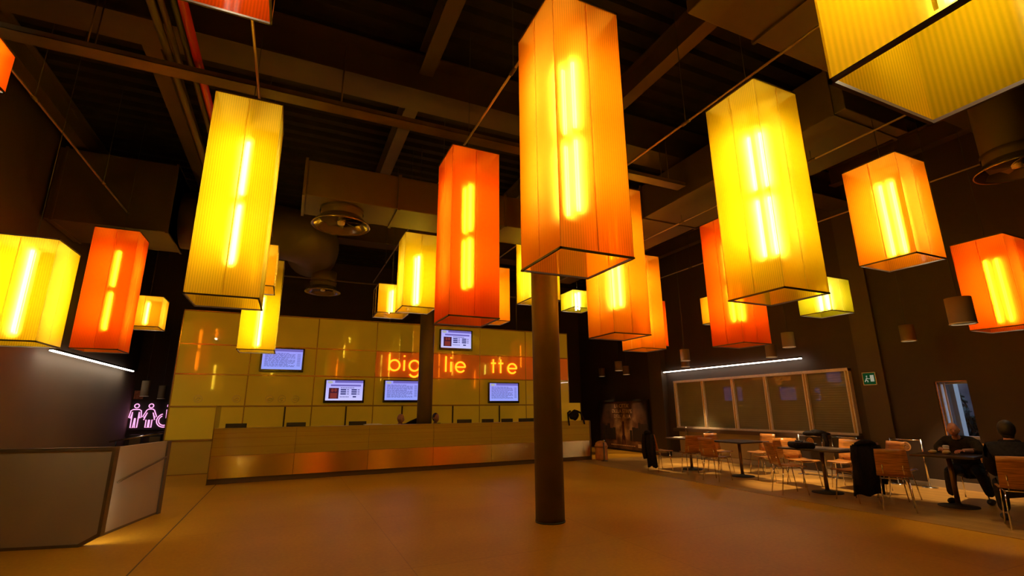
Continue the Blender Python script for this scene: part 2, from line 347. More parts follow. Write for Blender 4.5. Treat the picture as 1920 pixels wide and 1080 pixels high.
# sprinkler and service pipes
def pipe(name, label, pts, r, mt, cat='pipe', clamps=()):
    t = thing(name, label, cat, pts[0]); o = Vector(pts[0])
    MB().tube([Vector(p) - o for p in pts], r, 12).build('pipe_run', mt, t)
    for c in clamps:
        c = Vector(c) - o
        MB().lathe([(r * 1.3, -.02), (r * 1.3, .02)], (0, 0, 0), 12).build('coupling', mt, t, loc=c).rotation_euler = (PI / 2, 0, 0)
    MB().tube([Vector((pts[0][0], 3.0, pts[0][2])) - o, Vector((pts[0][0], 3.0, ZT)) - o], .006, 6).build('hanger_rod', M_GALV, t)
pipe('sprinkler_pipe', 'red sprinkler pipe running back under the ceiling at upper left', [(-1.30, .5, 5.3), (-1.30, 9.7, 5.3), (-1.30, 9.8, 5.3999999999999995), (-1.30, 9.8, 6.585)], .045, M_REDP, clamps=[(-1.3, 4.6, 5.3), (-1.3, 7.2, 5.3)])
pipe('service_pipe', 'thin pale service pipe, second beside the red sprinkler pipe', [(-1.49, .5, 5.3), (-1.49, 5.85, 5.3)], .03, M_GALV)
pipe('service_pipe', 'thick brown service pipe nearest the red sprinkler pipe', [(-1.40, .5, 5.36), (-1.40, 9.7, 5.36), (-1.40, 9.8, 5.46), (-1.40, 9.8, 6.585)], .035, M_DUCT)
pipe('service_pipe', 'brown service pipe farthest from the red sprinkler pipe', [(-1.58, .5, 5.3), (-1.58, 9.7, 5.3), (-1.58, 9.8, 5.3999999999999995), (-1.58, 9.8, 6.585)], .04, M_DUCT)
pipe('service_pipe', 'thin pipe crossing the ceiling beyond the round diffusers', [(-2.2, 13.6, 4.9), (9, 13.6, 4.9)], .025, M_GALV)

# conduits the lanterns hang from
def conduit(x, label, yend=13.2):
    t = thing('lighting_conduit', label, 'conduit', (x, 0, 4.85))
    MB().tube([(0, -1, 0), (0, yend, 0)], .014, 8).build('conduit_rail', mat('pinkish_conduit', (.55, .42, .34), .3, .6), t)
    for y in (0.8, 3.9, 6.45, 8.7, 11.3):
        if y > yend or (y < 1 and 5.9 < x < 7.22): continue
        MB().tube([(0, y, 0), (0, y, .15 if 5.9 < x < 7.22 and y > 3 else 1.735)], .005, 6).build('suspension_rod', M_CORD, t)
        MB().tube([(0, y - .06, 0), (0, y + .06, 0)], .022, 8).build('coupling', M_GALV, t)
for x, lb in ((-2.90, 'thin conduit rail over the leftmost file of lanterns'), (-.62, 'thin conduit rail over the big yellow lantern at left'), (1.80, 'thin conduit rail over the big orange lantern'),
              (4.13, 'thin conduit rail over the tall yellow lantern at right'), (6.46, 'thin conduit rail over the orange lantern on the right side'), (8.85, 'thin conduit rail over the far right lanterns')):
    conduit(x, lb, {-2.90: 10.0, -.62: 10.3}.get(x, 13.2))

# ------------------------------------------------------------------ lanterns
def lantern(x, y, z0, z1, colour, label, low=0.0, w=.6):
    h = z1 - z0; t = thing('box_lantern', label, 'hanging lamp', (x + w / 2, y + w / 2, z0)); r = w / 2
    for k in range(4):
        a = k * PI / 2; R = Matrix.Rotation(a, 3, 'Z')
        p = MB(); c = [Vector((-r, -r, .004)), Vector((r, -r, .004)), Vector((r, -r, h - .004)), Vector((-r, -r, h - .004))]
        p.quad(*[R @ v for v in c])
        for dx in (0.0,):
            p.quad(*[R @ Vector(q) for q in ((dx - .006, -r - .002, .02), (dx + .006, -r - .002, .02), (dx + .006, -r - .002, h - .02), (dx - .006, -r - .002, h - .02))], 1)
        p.quad(*[R @ Vector(q) for q in ((-r - .002, -r - .002, .01), (-r + .006, -r - .002, .01), (-r + .006, -r - .002, h - .01), (-r - .002, -r - .002, h - .01))], 1)
        p.build('shade_panel', [SHADES[colour], M_SEAM[colour]], t)
    e = .007
    for nm, z in (('bottom_rim', 0), ('top_rim', h)):
        f = MB()
        for k in range(4): f.box(Matrix.Rotation(k * PI / 2, 3, 'Z') @ Vector((0, -r, z)), (w + 2 * e, 2 * e, 2 * e), k * PI / 2)
        f.build(nm, M_RIM, t)
    MB().box((0, 0, h - .004), (w - .02, w - .02, .006)).build('top_plate', M_CAPW, t)
    if h > 1.8: tb = [(.30, .59), (.30 + .70, .59)]; off = (h - 1.59) / 2; tb = [(off + .16 - low, .59), (off + .87 - low, .59)]
    elif h > .95: tb = [(.11, .9)]
    else: tb = [((h - .44) / 2, .44)]
    b0 = tb[0][0] + .02; MB().box((0, 0, (b0 + h) / 2), (.03, .03, h - b0)).build('batten', M_CAPW, t)
    for b, L in tb:
        for s in (-1, 1):
            MB().tube([(-s * .013, s * .056, b), (-s * .013, s * .056, b + L)], .018, 8).build('fluorescent_tube', M_TUBE, t)
    zc = (5.0 if 5.9 < x + r < 7.22 and 3.05 < y + r < 11.8 else 6.585) - z0
    MB().tube([(0, 0, h), (0, 0, zc)], .004, 6).build('hanging_cord', M_CORD, t)
    MB().lathe([(.03, h + .0), (.03, h + .035), (.012, h + .05)], n=14).build('cord_grip', M_ALU, t)
    return t
LANT = [
 (-.95, 5.0, 2.476, 4.55, 'yellow', 'big tall yellow lantern hanging left of the red-orange one, before the ticket wall'),
 (-3.15, 9.5, 2.411, 4.393, 'red', 'tall red-orange lantern hanging over the left wall strip light'),
 (-3.004, 6.42, 2.154, 3.247, 'yellow', 'squat yellow lantern cut by the left edge of the photo'),
 (-3.263, 12.2, 3.184, 3.836, 'amber', 'small amber lantern beyond the red-orange one at left'),
 (-.932, 9.73, 2.516, 4.211, 'yellow', 'yellow lantern partly behind the big yellow one, touching the ticket wall screen in view'),
 (-.955, 7.45, 3.174, 3.79, 'amber', 'small amber lantern peeking out behind the big yellow one'),
 (1.379, 9.3, 3.274, 3.841, 'amber', 'small pale amber lantern above the ticket wall, left of the medium yellow one'),
 (1.646, 8.285, 3.215, 4.594, 'yellow', 'medium yellow lantern just left of the tall red-orange one in the middle'),
 (1.51, 5.022, 2.456, 4.55, 'red', 'tall red-orange lantern hanging in the middle above the ticket wall'),
 (3.777, 9.8, 3.374, 4.615, 'orange', 'orange lantern half hidden behind the tall red-orange one in the middle'),
 (3.785, 7.533, 3.386, 4.652, 'yellow', 'yellow lantern hanging behind the free standing column'),
 (1.547, 2.631, 2.487, 4.579, 'orange', 'largest orange lantern in the centre, in front of the column top'),
 (6.09, 9.83, 3.847, 4.283, 'lime', 'small lime lantern right of the free standing column'),
 (3.787, 5.136, 2.408, 4.532, 'orange', 'tall orange lantern directly right of and behind the largest orange one'),
 (6.117, 7.448, 2.578, 4.495, 'orange', 'tall orange lantern mostly hidden behind another orange one, right of the column'),
 (8.33, 9.8, 3.008, 4.223, 'red', 'red-orange lantern showing only a sliver, rearmost of the orange cluster right of the column'),
 (6.157, 5.155, 2.397, 4.471, 'red', 'tall red lantern hanging behind the big yellow one at right'),
 (3.831, 2.722, 2.458, 4.562, 'yellow', 'big tall yellow lantern right of the centre'),
 (8.378, 7.45, 3.272, 3.878, 'amber', 'small amber lantern showing behind the tall red one at right'),
 (8.51, 5.221, 3.083, 3.692, 'lime', 'small lime lantern against the dark right wall'),
 (6.161, 2.772, 3.092, 4.329, 'orange', 'medium orange lantern with an open bottom, high at right'),
 (8.795, 2.936, 2.483, 3.764, 'red', 'red-orange lantern cut by the right edge of the photo'),
 (1.547, .226, 2.50, 4.56, 'yellow', 'nearest yellow lantern seen from below in the top right corner', .17),
 (-.949, 2.56, 4.0, 4.6, 'red', 'red lantern cut by the top edge of the photo'),
 (-3.30, 4.93, 4.36, 4.76, 'red', 'red lantern of which only a corner shows at the upper left edge'),
]
for a in LANT: lantern(*a)

# ------------------------------------------------------------------ ticket wall
WX0, WM, WZ = -2.6, 1.58, (0.0, .785, 1.57, 2.35, 3.09, 3.93); WY = 14.18
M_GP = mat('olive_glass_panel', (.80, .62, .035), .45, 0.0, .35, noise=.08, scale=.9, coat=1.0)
M_GPS = mat('orange_glow_sign_panel', (.60, .13, .015), .5, 0.0, .4, noise=.08, scale=1.2, coat=.9)  # the letters' orange glow is painted into these panels' colour
M_GP0 = mat('green_glass_panel', (.72, .58, .085), .45, 0.0, .35, noise=.08, scale=.9, coat=1.0)  # greener copy of the panel glass, bottom row, without the added glow
def panel_glow(mt, col, st):  # adds an even glow to a panel material; no lamps stand behind
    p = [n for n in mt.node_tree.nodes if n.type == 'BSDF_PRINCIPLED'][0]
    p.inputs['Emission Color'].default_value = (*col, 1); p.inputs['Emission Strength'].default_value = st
panel_glow(M_GP, (.20, .115, .003), .33); panel_glow(M_GPS, (.55, .10, .004), .35)  # glow added to brighten the wall panels and the sign panels
M_RAILW = mat('amber_rail', (.75, .48, .11), .25, .5)
tw = thing('ticket_wall', 'tall wall of amber glass panels with the glowing sign and screens behind the counter', 'panel wall', (WX0, WY, 0))
for j in range(5):
    for i in range(7):
        sg = (j == 3 and i >= 3)
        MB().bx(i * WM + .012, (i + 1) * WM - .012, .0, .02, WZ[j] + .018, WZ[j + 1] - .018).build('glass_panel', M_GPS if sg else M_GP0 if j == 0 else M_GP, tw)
for z in WZ: MB().bx(0, 7 * WM, -.022, .03, max(0, z - .014), z + .014).build('horizontal_rail', M_RAILW, tw)
for i in range(8): MB().bx(i * WM - .008, i * WM + .008, -.012, .03, .014, WZ[-1] - .014).build('vertical_joint', M_RAILW, tw)
MB().bx(0, 7 * WM, .04, .10, 0, WZ[-1]).build('backing', M_BLACK, tw)
for i in range(8): MB().bx(i * WM - .05, i * WM + .05, .1, .45, 0, WZ[-1] - .1).build('support_post', M_BEAM, tw)
for x in (2.52, 4.03, 5.55, 7.05, 8.55): MB().bx(x - .02, x + .02, -.03, -.004, .8, 1.555).build('door_edge', M_BEAM, tw)
for x in (1.2, 4.6, 8.7): MB().tube([(x + .5, .07, 3.9), (x + .5, .07, 6.4)], .018, 8).build('tie_rod', M_GALV, tw)
# neon letters
M_LET = emit('neon_yellow', (1.0, .25, .008), 3.0)
def arc(cx, cz, r, a0, a1, n=18, sx=1.0): return [(cx + sx * r * math.cos(a0 + (a1 - a0) * i / n), 0, cz + r * math.sin(a0 + (a1 - a0) * i / n)) for i in range(n + 1)]
D = PI / 180
GL = {'b': ([[(0, 0, .46), (0, 0, 0)], arc(.15, .15, .15, 0, 2 * PI)], .40), 'i': ([[(0, 0, .30), (0, 0, 0)], [(0, 0, .40), (0, 0, .44)]], .12),
      'g': ([arc(.15, .15, .15, 0, 2 * PI), [(.30, 0, .30), (.30, 0, -.02)] + arc(.15, -.02, .15, 0, -150 * D)], .42),
      'l': ([[(0, 0, .46), (0, 0, 0)]], .13), 'e': ([[(.01, 0, .15), (.29, 0, .15)] + arc(.15, .15, .15, 8 * D, 320 * D)], .40),
      't': ([[(0, 0, .42), (0, 0, .0)], [(-.07, 0, .30), (.08, 0, .30)]], .22), 'r': ([[(0, 0, .30), (0, 0, 0)], [(0, 0, .16)] + arc(.13, .17, .13, 170 * D, 60 * D, 8)], .26),
      'a': ([arc(.15, .15, .15, 0, 2 * PI), [(.30, 0, .30), (.30, 0, 0)]], .40)}
sign = thing('neon_sign', 'glowing yellow neon word BIGLIETTERIA in lower case on ticket wall panels coloured with its orange glow', 'neon sign', (0, WY - .035, 2.55))
for word, xs in (('big', (2.50, 2.97, 3.18)), ('lie', (3.98, 4.16, 4.40)), ('tte', (5.68, 5.90, 6.10)), ('ria', (7.2, 7.55, 7.8))):
    pass
for word, x in (('big', 2.52), ('lie', 4.20), ('tte', 5.74), ('ria', 7.25)):
    for ch in word:
        g, adv = GL[ch]
        o = MB()
        for st in g:
            cl = len(st) > 15 and (Vector(st[0]) - Vector(st[-1])).length < 1e-4
            o.tube([(p[0] + x, p[1], p[2]) for p in (st[:-1] if cl else st)], .026, 8, closed=cl)
        o.build('letter_' + ch, M_LET, sign); x += adv + .03
# screens
M_SCR = {}
def screen_mat(name, top, bot):
    mt, nt, out = _new(name); tc = nt.nodes.new('ShaderNodeTexCoord'); sx = nt.nodes.new('ShaderNodeSeparateXYZ'); cr = nt.nodes.new('ShaderNodeValToRGB'); mr = nt.nodes.new('ShaderNodeMapRange')
    mr.inputs[1].default_value = -.28; mr.inputs[2].default_value = .28
    nt.links.new(tc.outputs['Object'], sx.inputs[0]); nt.links.new(sx.outputs[2], mr.inputs[0]); nt.links.new(mr.outputs[0], cr.inputs[0])
    cr.color_ramp.elements[0].color = (*bot, 1); cr.color_ramp.elements[1].color = (*top, 1)
    e = nt.nodes.new('ShaderNodeEmission'); e.inputs[1].default_value = 1.0; nt.links.new(cr.outputs[0], e.inputs[0]); nt.links.new(e.outputs[0], out.inputs[0]); return mt
S_LIST = screen_mat('screen_listing', (.34, .32, .95), (.30, .36, .95)); S_FILM = screen_mat('screen_film', (.42, .38, .98), (.62, .60, 1.0))
E_TXT = emit('screen_ink', (.05, .05, .25), .6); E_BAR = emit('screen_violet_bar', (.20, .16, .60), .8); E_PIC = emit('screen_picture', (.10, .02, .04), .6); E_PIC2 = emit('screen_picture_red', (.35, .05, .04), .6); E_LOGO = emit('screen_badge', (.6, .6, .55), .7); E_WHT = emit('screen_white', (.8, .8, 1.0), 1.0)
def tv(x, z, kind, label):
    W, Hh = 1.05, .625; t = thing('wall_screen', label, 'screen', (x, WY - .10, z), 0)
    MB().bx(-W / 2, W / 2, -.03, .03, -Hh / 2, Hh / 2).build('bezel', M_BLACKG, t, bevel=.012)
    MB().bx(-.12, .12, .03, .075, -.12, .12).build('wall_bracket', M_BLACK, t)
    w2, h2 = .955, .53
    s = MB().quad((-w2 / 2, -.0315, -h2 / 2 + .02), (w2 / 2, -.0315, -h2 / 2 + .02), (w2 / 2, -.0315, h2 / 2 + .02), (-w2 / 2, -.0315, h2 / 2 + .02)).build('display', S_LIST if kind == 'list' else S_FILM, t)
    def r(m_, x0, x1, z0, z1, d=.033): m_.quad((x0, -d, z0), (x1, -d, z0), (x1, -d, z1), (x0, -d, z1))
    hd = MB(); r(hd, -.26, .477, .22, .284); hd.build('header_band', E_BAR, t)
    lg = MB(); lg.add([(-.38 + .07 * math.cos(a), -.0335, .235 + .035 * math.sin(a)) for a in [2 * PI * i / 20 for i in range(20)]], [tuple(range(20))]); lg.build('badge', E_LOGO, t)
    tx = MB()
    if kind == 'list':
        for k in range(13):
            zz = .165 - k * .028; xx = -.42
            while xx < (.28 if k % 5 else .1):
                l = random.uniform(.03, .11); r(tx, xx, min(xx + l, .3), zz, zz + .010); xx += l + .016
        for k in range(11): r(tx, .35, .43, .15 - k * .03, .158 - k * .03)
    else:
        b2 = MB(); r(b2, -.36, .42, .13, .175); b2.build('title_band', E_BAR, t)
        pc = MB(); r(pc, -.40, -.15, -.20, .085); pc.build('film_picture', E_PIC, t)
        p2 = MB(); r(p2, -.36, -.19, -.19, -.05, .0345); p2.ball((-.31, -.034, .02), (.035, .001, .045)); p2.ball((-.23, -.034, .025), (.035, .001, .045)); p2.build('picture_figures', E_PIC2, t)
        for c in range(2):
            for k in range(3):
                r(tx, -.10 + c * .28, .04 + c * .28, .02 - k * .055, .055 - k * .055)
                for q in range(2): r(tx, .065 + c * .28 + q * .028, .085 + c * .28 + q * .028, .025 - k * .055, .05 - k * .055)
        for k in range(8): r(tx, -.10 + k * .045, -.07 + k * .045, .08, .098)
        for k in range(6): r(tx, -.11 + k * .04, -.085 + k * .04, -.16, -.14)
        r(tx, .22, .31, -.165, -.13)
    tx.build('screen_text', E_TXT, t)
TVS = [(-.26, 2.745, 'list', 'wall screen with a listing, highest at left beneath the yellow lantern'), (1.345, 1.955, 'film', 'wall screen with a film picture and showtimes, low left of the column'),
       (2.90, 1.965, 'list', 'wall screen with a listing, half hidden by the counter column'), (4.48, 3.505, 'film', 'wall screen with a film picture, topmost above the neon word'), (6.06, 1.94, 'list', 'wall screen with a listing, low between the two columns')]
for a in TVS: tv(*a)
# faint round emblems on the wall glass
lgm = mat('etched_emblem', (.9, .72, .22), .4)
for x in (-2.04, -1.21, -.47, -.18, .14):
    o = MB(); o.tube([(.085 * math.cos(a), 0, .085 * math.sin(a)) for a in [2 * PI * i / 24 for i in range(24)]], .006, 6, closed=True); o.tube([(-.045, 0, -.02), (.0, 0, .03), (.05, 0, .0)], .008, 6); o.tube([(-.03, 0, -.045), (.03, 0, -.03)], .007, 6)
    o.build('etched_emblem', lgm, tw, loc=(x - WX0, -.004, 1.75))

# ------------------------------------------------------------------ ticket counter
CA = Vector((-1.37, 12.05, 0)); CB = Vector((8.12, 12.5, 0)); CL = (CB - CA).length; CR = math.atan2(CB.y - CA.y, CB.x - CA.x)
M_CTOP = mat('frosted_counter_glass', (.46, .36, .035), .28, 0, .5, noise=.10, scale=1.2, stretch=(.4, 1, 6))
M_CMET = mat('brushed_gold_front', (.95, .72, .30), .36, 1.0)
def brushed(mt):
    nt = mt.node_tree; p = [n for n in nt.nodes if n.type == 'BSDF_PRINCIPLED'][0]; p.inputs['Anisotropic'].default_value = .92
    # fine horizontal brush marks: the normal is tilted up and down at random, never sideways
    ge = nt.nodes.new('ShaderNodeNewGeometry'); wn = nt.nodes.new('ShaderNodeTexWhiteNoise'); sc_ = nt.nodes.new('ShaderNodeVectorMath'); sc_.operation = 'SCALE'; sc_.inputs['Scale'].default_value = 977.0
    mr = nt.nodes.new('ShaderNodeMapRange'); mr.inputs[3].default_value = -.34; mr.inputs[4].default_value = .34; cx_ = nt.nodes.new('ShaderNodeCombineXYZ'); ad = nt.nodes.new('ShaderNodeVectorMath'); nm = nt.nodes.new('ShaderNodeVectorMath'); nm.operation = 'NORMALIZE'
    nt.links.new(ge.outputs['Position'], sc_.inputs[0]); nt.links.new(sc_.outputs[0], wn.inputs['Vector']); nt.links.new(wn.outputs['Value'], mr.inputs[0]); nt.links.new(mr.outputs[0], cx_.inputs['Z'])
    nt.links.new(ge.outputs['Normal'], ad.inputs[0]); nt.links.new(cx_.outputs[0], ad.inputs[1]); nt.links.new(ad.outputs[0], nm.inputs[0]); nt.links.new(nm.outputs[0], p.inputs['Normal'])
    p.inputs['Roughness'].default_value = .16; p.inputs['Anisotropic'].default_value = 0
brushed(M_CMET)
M_PLINTH = mat('brown_plinth', (.08, .05, .022), .4)
ct = thing('ticket_counter', 'long ticket counter with frosted upper band and brushed gold lower band', 'counter', CA, CR)
MB().bx(0, CL, .03, .10, 0, .11).build('plinth', M_PLINTH, ct)
npan = 6
for k in range(npan):
    a, b = CL * k / npan + .003, CL * (k + 1) / npan - .003
    MB().bx(a, b, 0, .02, .11, .545).build('gold_panel', M_CMET, ct)
    MB().bx(a, b, 0, .02, .56, 1.085).build('frosted_panel', M_CTOP, ct)
MB().bx(0, CL, -.008, .03, .545, .56).build('mid_rail', M_RAILW, ct)
MB().bx(0, CL, -.012, .26, 1.085, 1.105).build('counter_shelf', M_CTOP, ct)
MB().bx(0, CL, .03, .06, .11, 1.085).build('back_board', M_PLINTH, ct)
MB().bx(.0, CL, .06, .26, .72, .75).build('work_shelf', M_PLINTH, ct)
for z in (.72, .9, 1.0): MB().bx(0, CL, -.004, .0, z, z + .006).build('frosted_line', M_RAILW, ct)
MB().bx(-.012, .0, -.03, 1.4, 0, 1.57).build('end_glass', mat('end_glass_edge', (.28, .19, .05), .2), ct)
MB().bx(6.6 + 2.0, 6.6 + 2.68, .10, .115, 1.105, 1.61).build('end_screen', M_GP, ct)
MB().bx(CL - .002, CL + .03, -.02, .28, 0, 1.10).build('end_panel', M_PLINTH, ct)
cs, sn = math.cos(CR), math.sin(CR)
def on_counter(s, d, z): return (CA.x + s * cs - d * sn, CA.y + s * sn + d * cs, z)
mon = None
MLB = ['at the left end of the counter', 'second from the left end of the counter', 'left of the seated clerk', 'first to the right of the rear column', 'second to the right of the rear column', 'third to the right of the rear column', 'fourth to the right of the rear column', 'just left of the free standing column']
for k, (x, lb) in enumerate(zip((-.98, .2, 1.54, 4.25, 4.92, 5.5, 6.03, 6.40), MLB)):
    if mon is None:
        mon = thing('till_monitor', '', 'monitor', (0, 0, 0), CR)
        MB().bx(-.20, .20, -.02, .02, -.22, .075).build('monitor_case', M_BLACK, mon, bevel=.006)
        MB().bx(-.18, .18, .0205, .022, -.2, .055).build('monitor_screen', M_BLACKG, mon)
        MB().bx(-.03, .03, .0, .03, -.36, -.21).build('stand', M_BLACK, mon); MB().bx(-.1, .1, -.06, .08, -.37, -.355).build('foot', M_BLACK, mon)
        o = mon
    else: o = copy_tree(mon)
    if k > 3 and k != 7: 
        for ch in o.children: ch.scale.x = .85
    o.location = on_counter((x + 1.37) / cs, .155, 1.105 + .0); o.location.z = 1.12
    for ch in o.children: pass
    o['label'] = 'dark till monitor rising above the counter, ' + lb; o['group'] = 'till monitors behind the counter'
# printed leaflets on the counter shelf
tag(MB().box((0, 0, .012), (.42, .14, .02), .05).box((.02, 0, .026), (.3, .12, .008), -.1).build('leaflet_stack', M_PAPER, None, on_counter(3.25, .10, 1.105), CR), 'flat pile of pale leaflets on the counter left of the seated clerk', 'papers')

# backpack on the counter's right end
bp = thing('backpack', 'black backpack slumped on the right end of the ticket counter', 'bag', on_counter(9.02, .13, 1.105), CR)
rb = random.Random(9)
MB().ball((0, .03, .16), (.24, .10, .16), 22, 14, fn=lambda v: Vector((v.x, v.y * (1 + .2 * math.sin(14 * v.x)), v.z * (1 + .12 * math.sin(9 * v.x + 1) + .1 * math.sin(23 * v.x))))).build('bag_body', M_CLOTHB, bp)
MB().ball((-.05, -.07, .10), (.12, .04, .07), 14, 8).build('front_pocket', M_CLOTHB, bp)
MB().tube([(-.10, -.02, .27), (-.22, -.08, .22), (-.26, -.16, .02), (-.24, -.165, -.13)], [.03, .028, .024, .018], 8).build('shoulder_strap', M_CLOTHB, bp)
MB().tube([(.10, -.02, .28), (.23, -.08, .22), (.27, -.16, .0), (.29, -.165, -.10)], [.03, .03, .026, .02], 8).build('shoulder_strap', M_CLOTHB, bp)
MB().tube([(-.05, .02, .30), (0, .02, .36), (.06, .02, .30)], .012, 8).build('grab_handle', M_CLOTHB, bp)

# popcorn bin at counter end
t = thing('round_topped_bin', 'orange round-topped bin at the right end of the ticket counter', 'bin', (8.36, 12.3, .0))
MB().lathe([(.17, 0), (.18, .04), (.18, .40), (.16, .47), (.10, .52), (.02, .54)], n=28).build('bin_body', mat('orange_bin', (.55, .22, .05), .5, noise=.3, scale=9), t)
MB().lathe([(.19, .36), (.19, .40), (.18, .41)], n=28).build('bin_collar', M_PLY, t)
t = thing('queue_post', 'short dark post with a silver top beside the orange bin', 'post', (8.02, 12.25, 0))
t.location = (8.26, 12.02, 0)
MB().lathe([(.10, 0), (.10, .012), (.03, .03), (.022, .05), (.022, .50)], n=18).build('post_shaft', M_PLINTH, t)
MB().lathe([(.03, .50), (.034, .53), (.03, .56), (.012, .58)], n=18).build('post_cap', M_CHROME, t)

# ------------------------------------------------------------------ left side: parapets, strip light, toilets sign
def slab(path, z0, z1, th):
    b = MB(); P = [Vector((p[0], p[1], 0)) for p in path]; L = []
    for i, p in enumerate(P):
        d = (P[min(i + 1, len(P) - 1)] - P[max(i - 1, 0)]).normalized(); nn = Vector((d.y, -d.x, 0)); L.append((p, p - nn * th))
    vs = []
    for o, i in L: vs += [(o.x, o.y, z0), (o.x, o.y, z1), (i.x, i.y, z1), (i.x, i.y, z0)]
    fs = []
    for k in range(len(L) - 1):
        a, c = 4 * k, 4 * k + 4
        fs += [(a, c, c + 1, a + 1), (a + 1, c + 1, c + 2, a + 2), (a + 2, c + 2, c + 3, a + 3), (a + 3, c + 3, c, a)]
    e = 4 * (len(L) - 1); fs += [(0, 1, 2, 3), (e + 3, e + 2, e + 1, e)]
    return b.add(vs, fs)
t = thing('stair_parapet', 'large pale parapet panel in a dark frame with one lower corner cut off', 'parapet')
PA, PB = Vector((-4.1, 7.86, 0)), Vector((-1.79, 7.30, 0)); pd = (PB - PA); pl = pd.length; pa = math.atan2(pd.y, pd.x)
def plate(b, poly, d0, d1):                                     # polygon in the panel's plane (s, z) given a thickness
    n = len(poly); ux = Vector((math.cos(pa), math.sin(pa), 0)); nx = Vector((-math.sin(pa), math.cos(pa), 0))
    vs = [PA + ux * q[0] + nx * d0 + Vector((0, 0, q[1])) for q in poly] + [PA + ux * q[0] + nx * d1 + Vector((0, 0, q[1])) for q in poly]
    return b.add(vs, [tuple(range(n)), tuple(range(2 * n - 1, n - 1, -1))] + [(i, (i + 1) % n, n + (i + 1) % n, n + i) for i in range(n)])
plate(MB(), [(0, .03), (pl - .21, .03), (pl - .035, .13), (pl - .035, 1.02), (0, 1.02)], 0, .06).build('parapet_panel', M_PALE, t)
fr = MB(); plate(fr, [(0, 1.02), (pl, 1.02), (pl, 1.055), (0, 1.055)], -.01, .07); plate(fr, [(pl - .035, .12), (pl, .105), (pl, 1.02), (pl - .035, 1.02)], -.01, .07)
plate(fr, [(pl - .21, .03), (pl - .195, 0.0), (pl, .105), (pl - .035, .13)], -.01, .07); plate(fr, [(0, 0), (pl - .195, 0), (pl - .21, .03), (0, .03)], -.01, .07)
fr.build('dark_frame', M_COLM, t)
MB().box((-1.86, 7.40, .42), (.05, .02, .62), pa).build('unseen_spill_light', emit('unseen_spill_glow', (1.0, .85, .60), 26.0), t)  # unseen glow strip added behind the panel's edge to light the floor
p2 = [(-1.96, 7.62), (-1.74, 8.60), (-1.62, 9.10)]
t = thing('stair_parapet', 'smaller lit parapet panel with a handrail, just behind the large one', 'parapet')
slab(p2, .03, 1.0, .07).build('parapet_panel', M_PALE, t); slab(p2, 1.0, 1.02, .08).build('top_trim', M_PALE, t); slab(p2, 0, .03, .08).build('bottom_trim', M_COLM, t)
MB().box((-1.612, 9.13, .51), (.08, .05, 1.02), 1.3).build('end_post', M_COLM, t)
MB().tube([(-1.86, 7.9, .60), (-1.84, 8.0, .62), (-1.59, 9.02, .80)], .014, 8).tube([(-1.835, 8.0, .62), (-1.90, 8.02, .60)], .008, 6).tube([(-1.62, 8.95, .78), (-1.68, 8.96, .76)], .008, 6).build('handrail', M_COLM, t)
# wall strip lights
def strip(name, label, x, y0, y1, z, side):
    t = thing(name, label, 'strip light', (x, y0, z))
    MB().bx(-.03, .03, 0, y1 - y0, .0, .035).build('housing', M_BLACKG, t)
    MB().bx(-.025, .025, .01, y1 - y0 - .01, -.022, -.001).build('diffuser', emit('strip_white', (1, .86, .72), 14.0), t)
    for y in (.5, (y1 - y0) / 2, y1 - y0 - .5): MB().bx(*((-.20, -.03) if side < 0 else (.03, .14)), y - .015, y + .015, .005, .03).build('wall_arm', M_BLACK, t)
strip('wall_strip_light', 'long white strip light glowing on the left wall above the parapet', XL + .2, 11.1, 16.2, 2.53, -1)
strip('wall_strip_light', 'long white strip light glowing above the shuttered kiosk at right', XR - .14, 7.56, 12.25, 2.56, 1)
# toilet sign in neon
M_NEON = emit('neon_magenta', (1.0, .36, .70), 1.6)
sg = thing('toilet_sign', 'magenta neon pictograms of man, woman and wheelchair user on the dark back wall', 'neon sign', (0, 17.36, 1.0))
def fig(name, strokes):
    o = MB()
    for s, cl in strokes: o.tube(s, .013, 8, closed=cl)
    o.build(name, M_NEON, sg)
def ring(cx, cz, r, n=16): return [(cx + r * math.cos(2 * PI * i / n), 0, cz + r * math.sin(2 * PI * i / n)) for i in range(n)]
c = -3.96
fig('man_pictogram', [(ring(c, .62, .055), True), ([(c - .07, 0, .52), (c - .12, 0, .49), (c - .145, 0, .30), (c - .11, 0, .28), (c - .08, 0, .45), (c - .075, 0, .02), (c - .02, 0, .02), (c - .005, 0, .28), (c + .01, 0, .28), (c + .02, 0, .02), (c + .075, 0, .02), (c + .08, 0, .45), (c + .11, 0, .28), (c + .145, 0, .30), (c + .12, 0, .49), (c + .07, 0, .52)], True)])
c = -3.62
fig('woman_pictogram', [(ring(c, .62, .055), True), ([(c - .05, 0, .53), (c - .09, 0, .50), (c - .165, 0, .32), (c - .13, 0, .29), (c - .07, 0, .43), (c - .13, 0, .23), (c - .07, 0, .23), (c - .07, 0, .02), (c - .015, 0, .02), (c - .01, 0, .23), (c + .01, 0, .23), (c + .015, 0, .02), (c + .07, 0, .02), (c + .07, 0, .23), (c + .13, 0, .23), (c + .07, 0, .43), (c + .13, 0, .29), (c + .165, 0, .32), (c + .09, 0, .50), (c + .05, 0, .53)], True)])
c = -3.17
fig('wheelchair_pictogram', [(ring(c + .0, .62, .055), True), ([(c, 0, .54), (c - .06, 0, .5), (c - .05, 0, .28), (c + .12, 0, .28), (c + .19, 0, .08), (c + .24, 0, .10)], False), ([(c + .03, 0, .52), (c + .04, 0, .40), (c + .14, 0, .40), (c + .14, 0, .36), (c + .04, 0, .34)], False), ([(c - .08 + .19 * math.cos(a), 0, .21 + .19 * math.sin(a)) for a in [110 * D + 250 * D * i / 16 for i in range(17)]], False), ([(c - .08 + .14 * math.cos(a), 0, .21 + .14 * math.sin(a)) for a in [120 * D + 230 * D * i / 16 for i in range(17)]], False)])
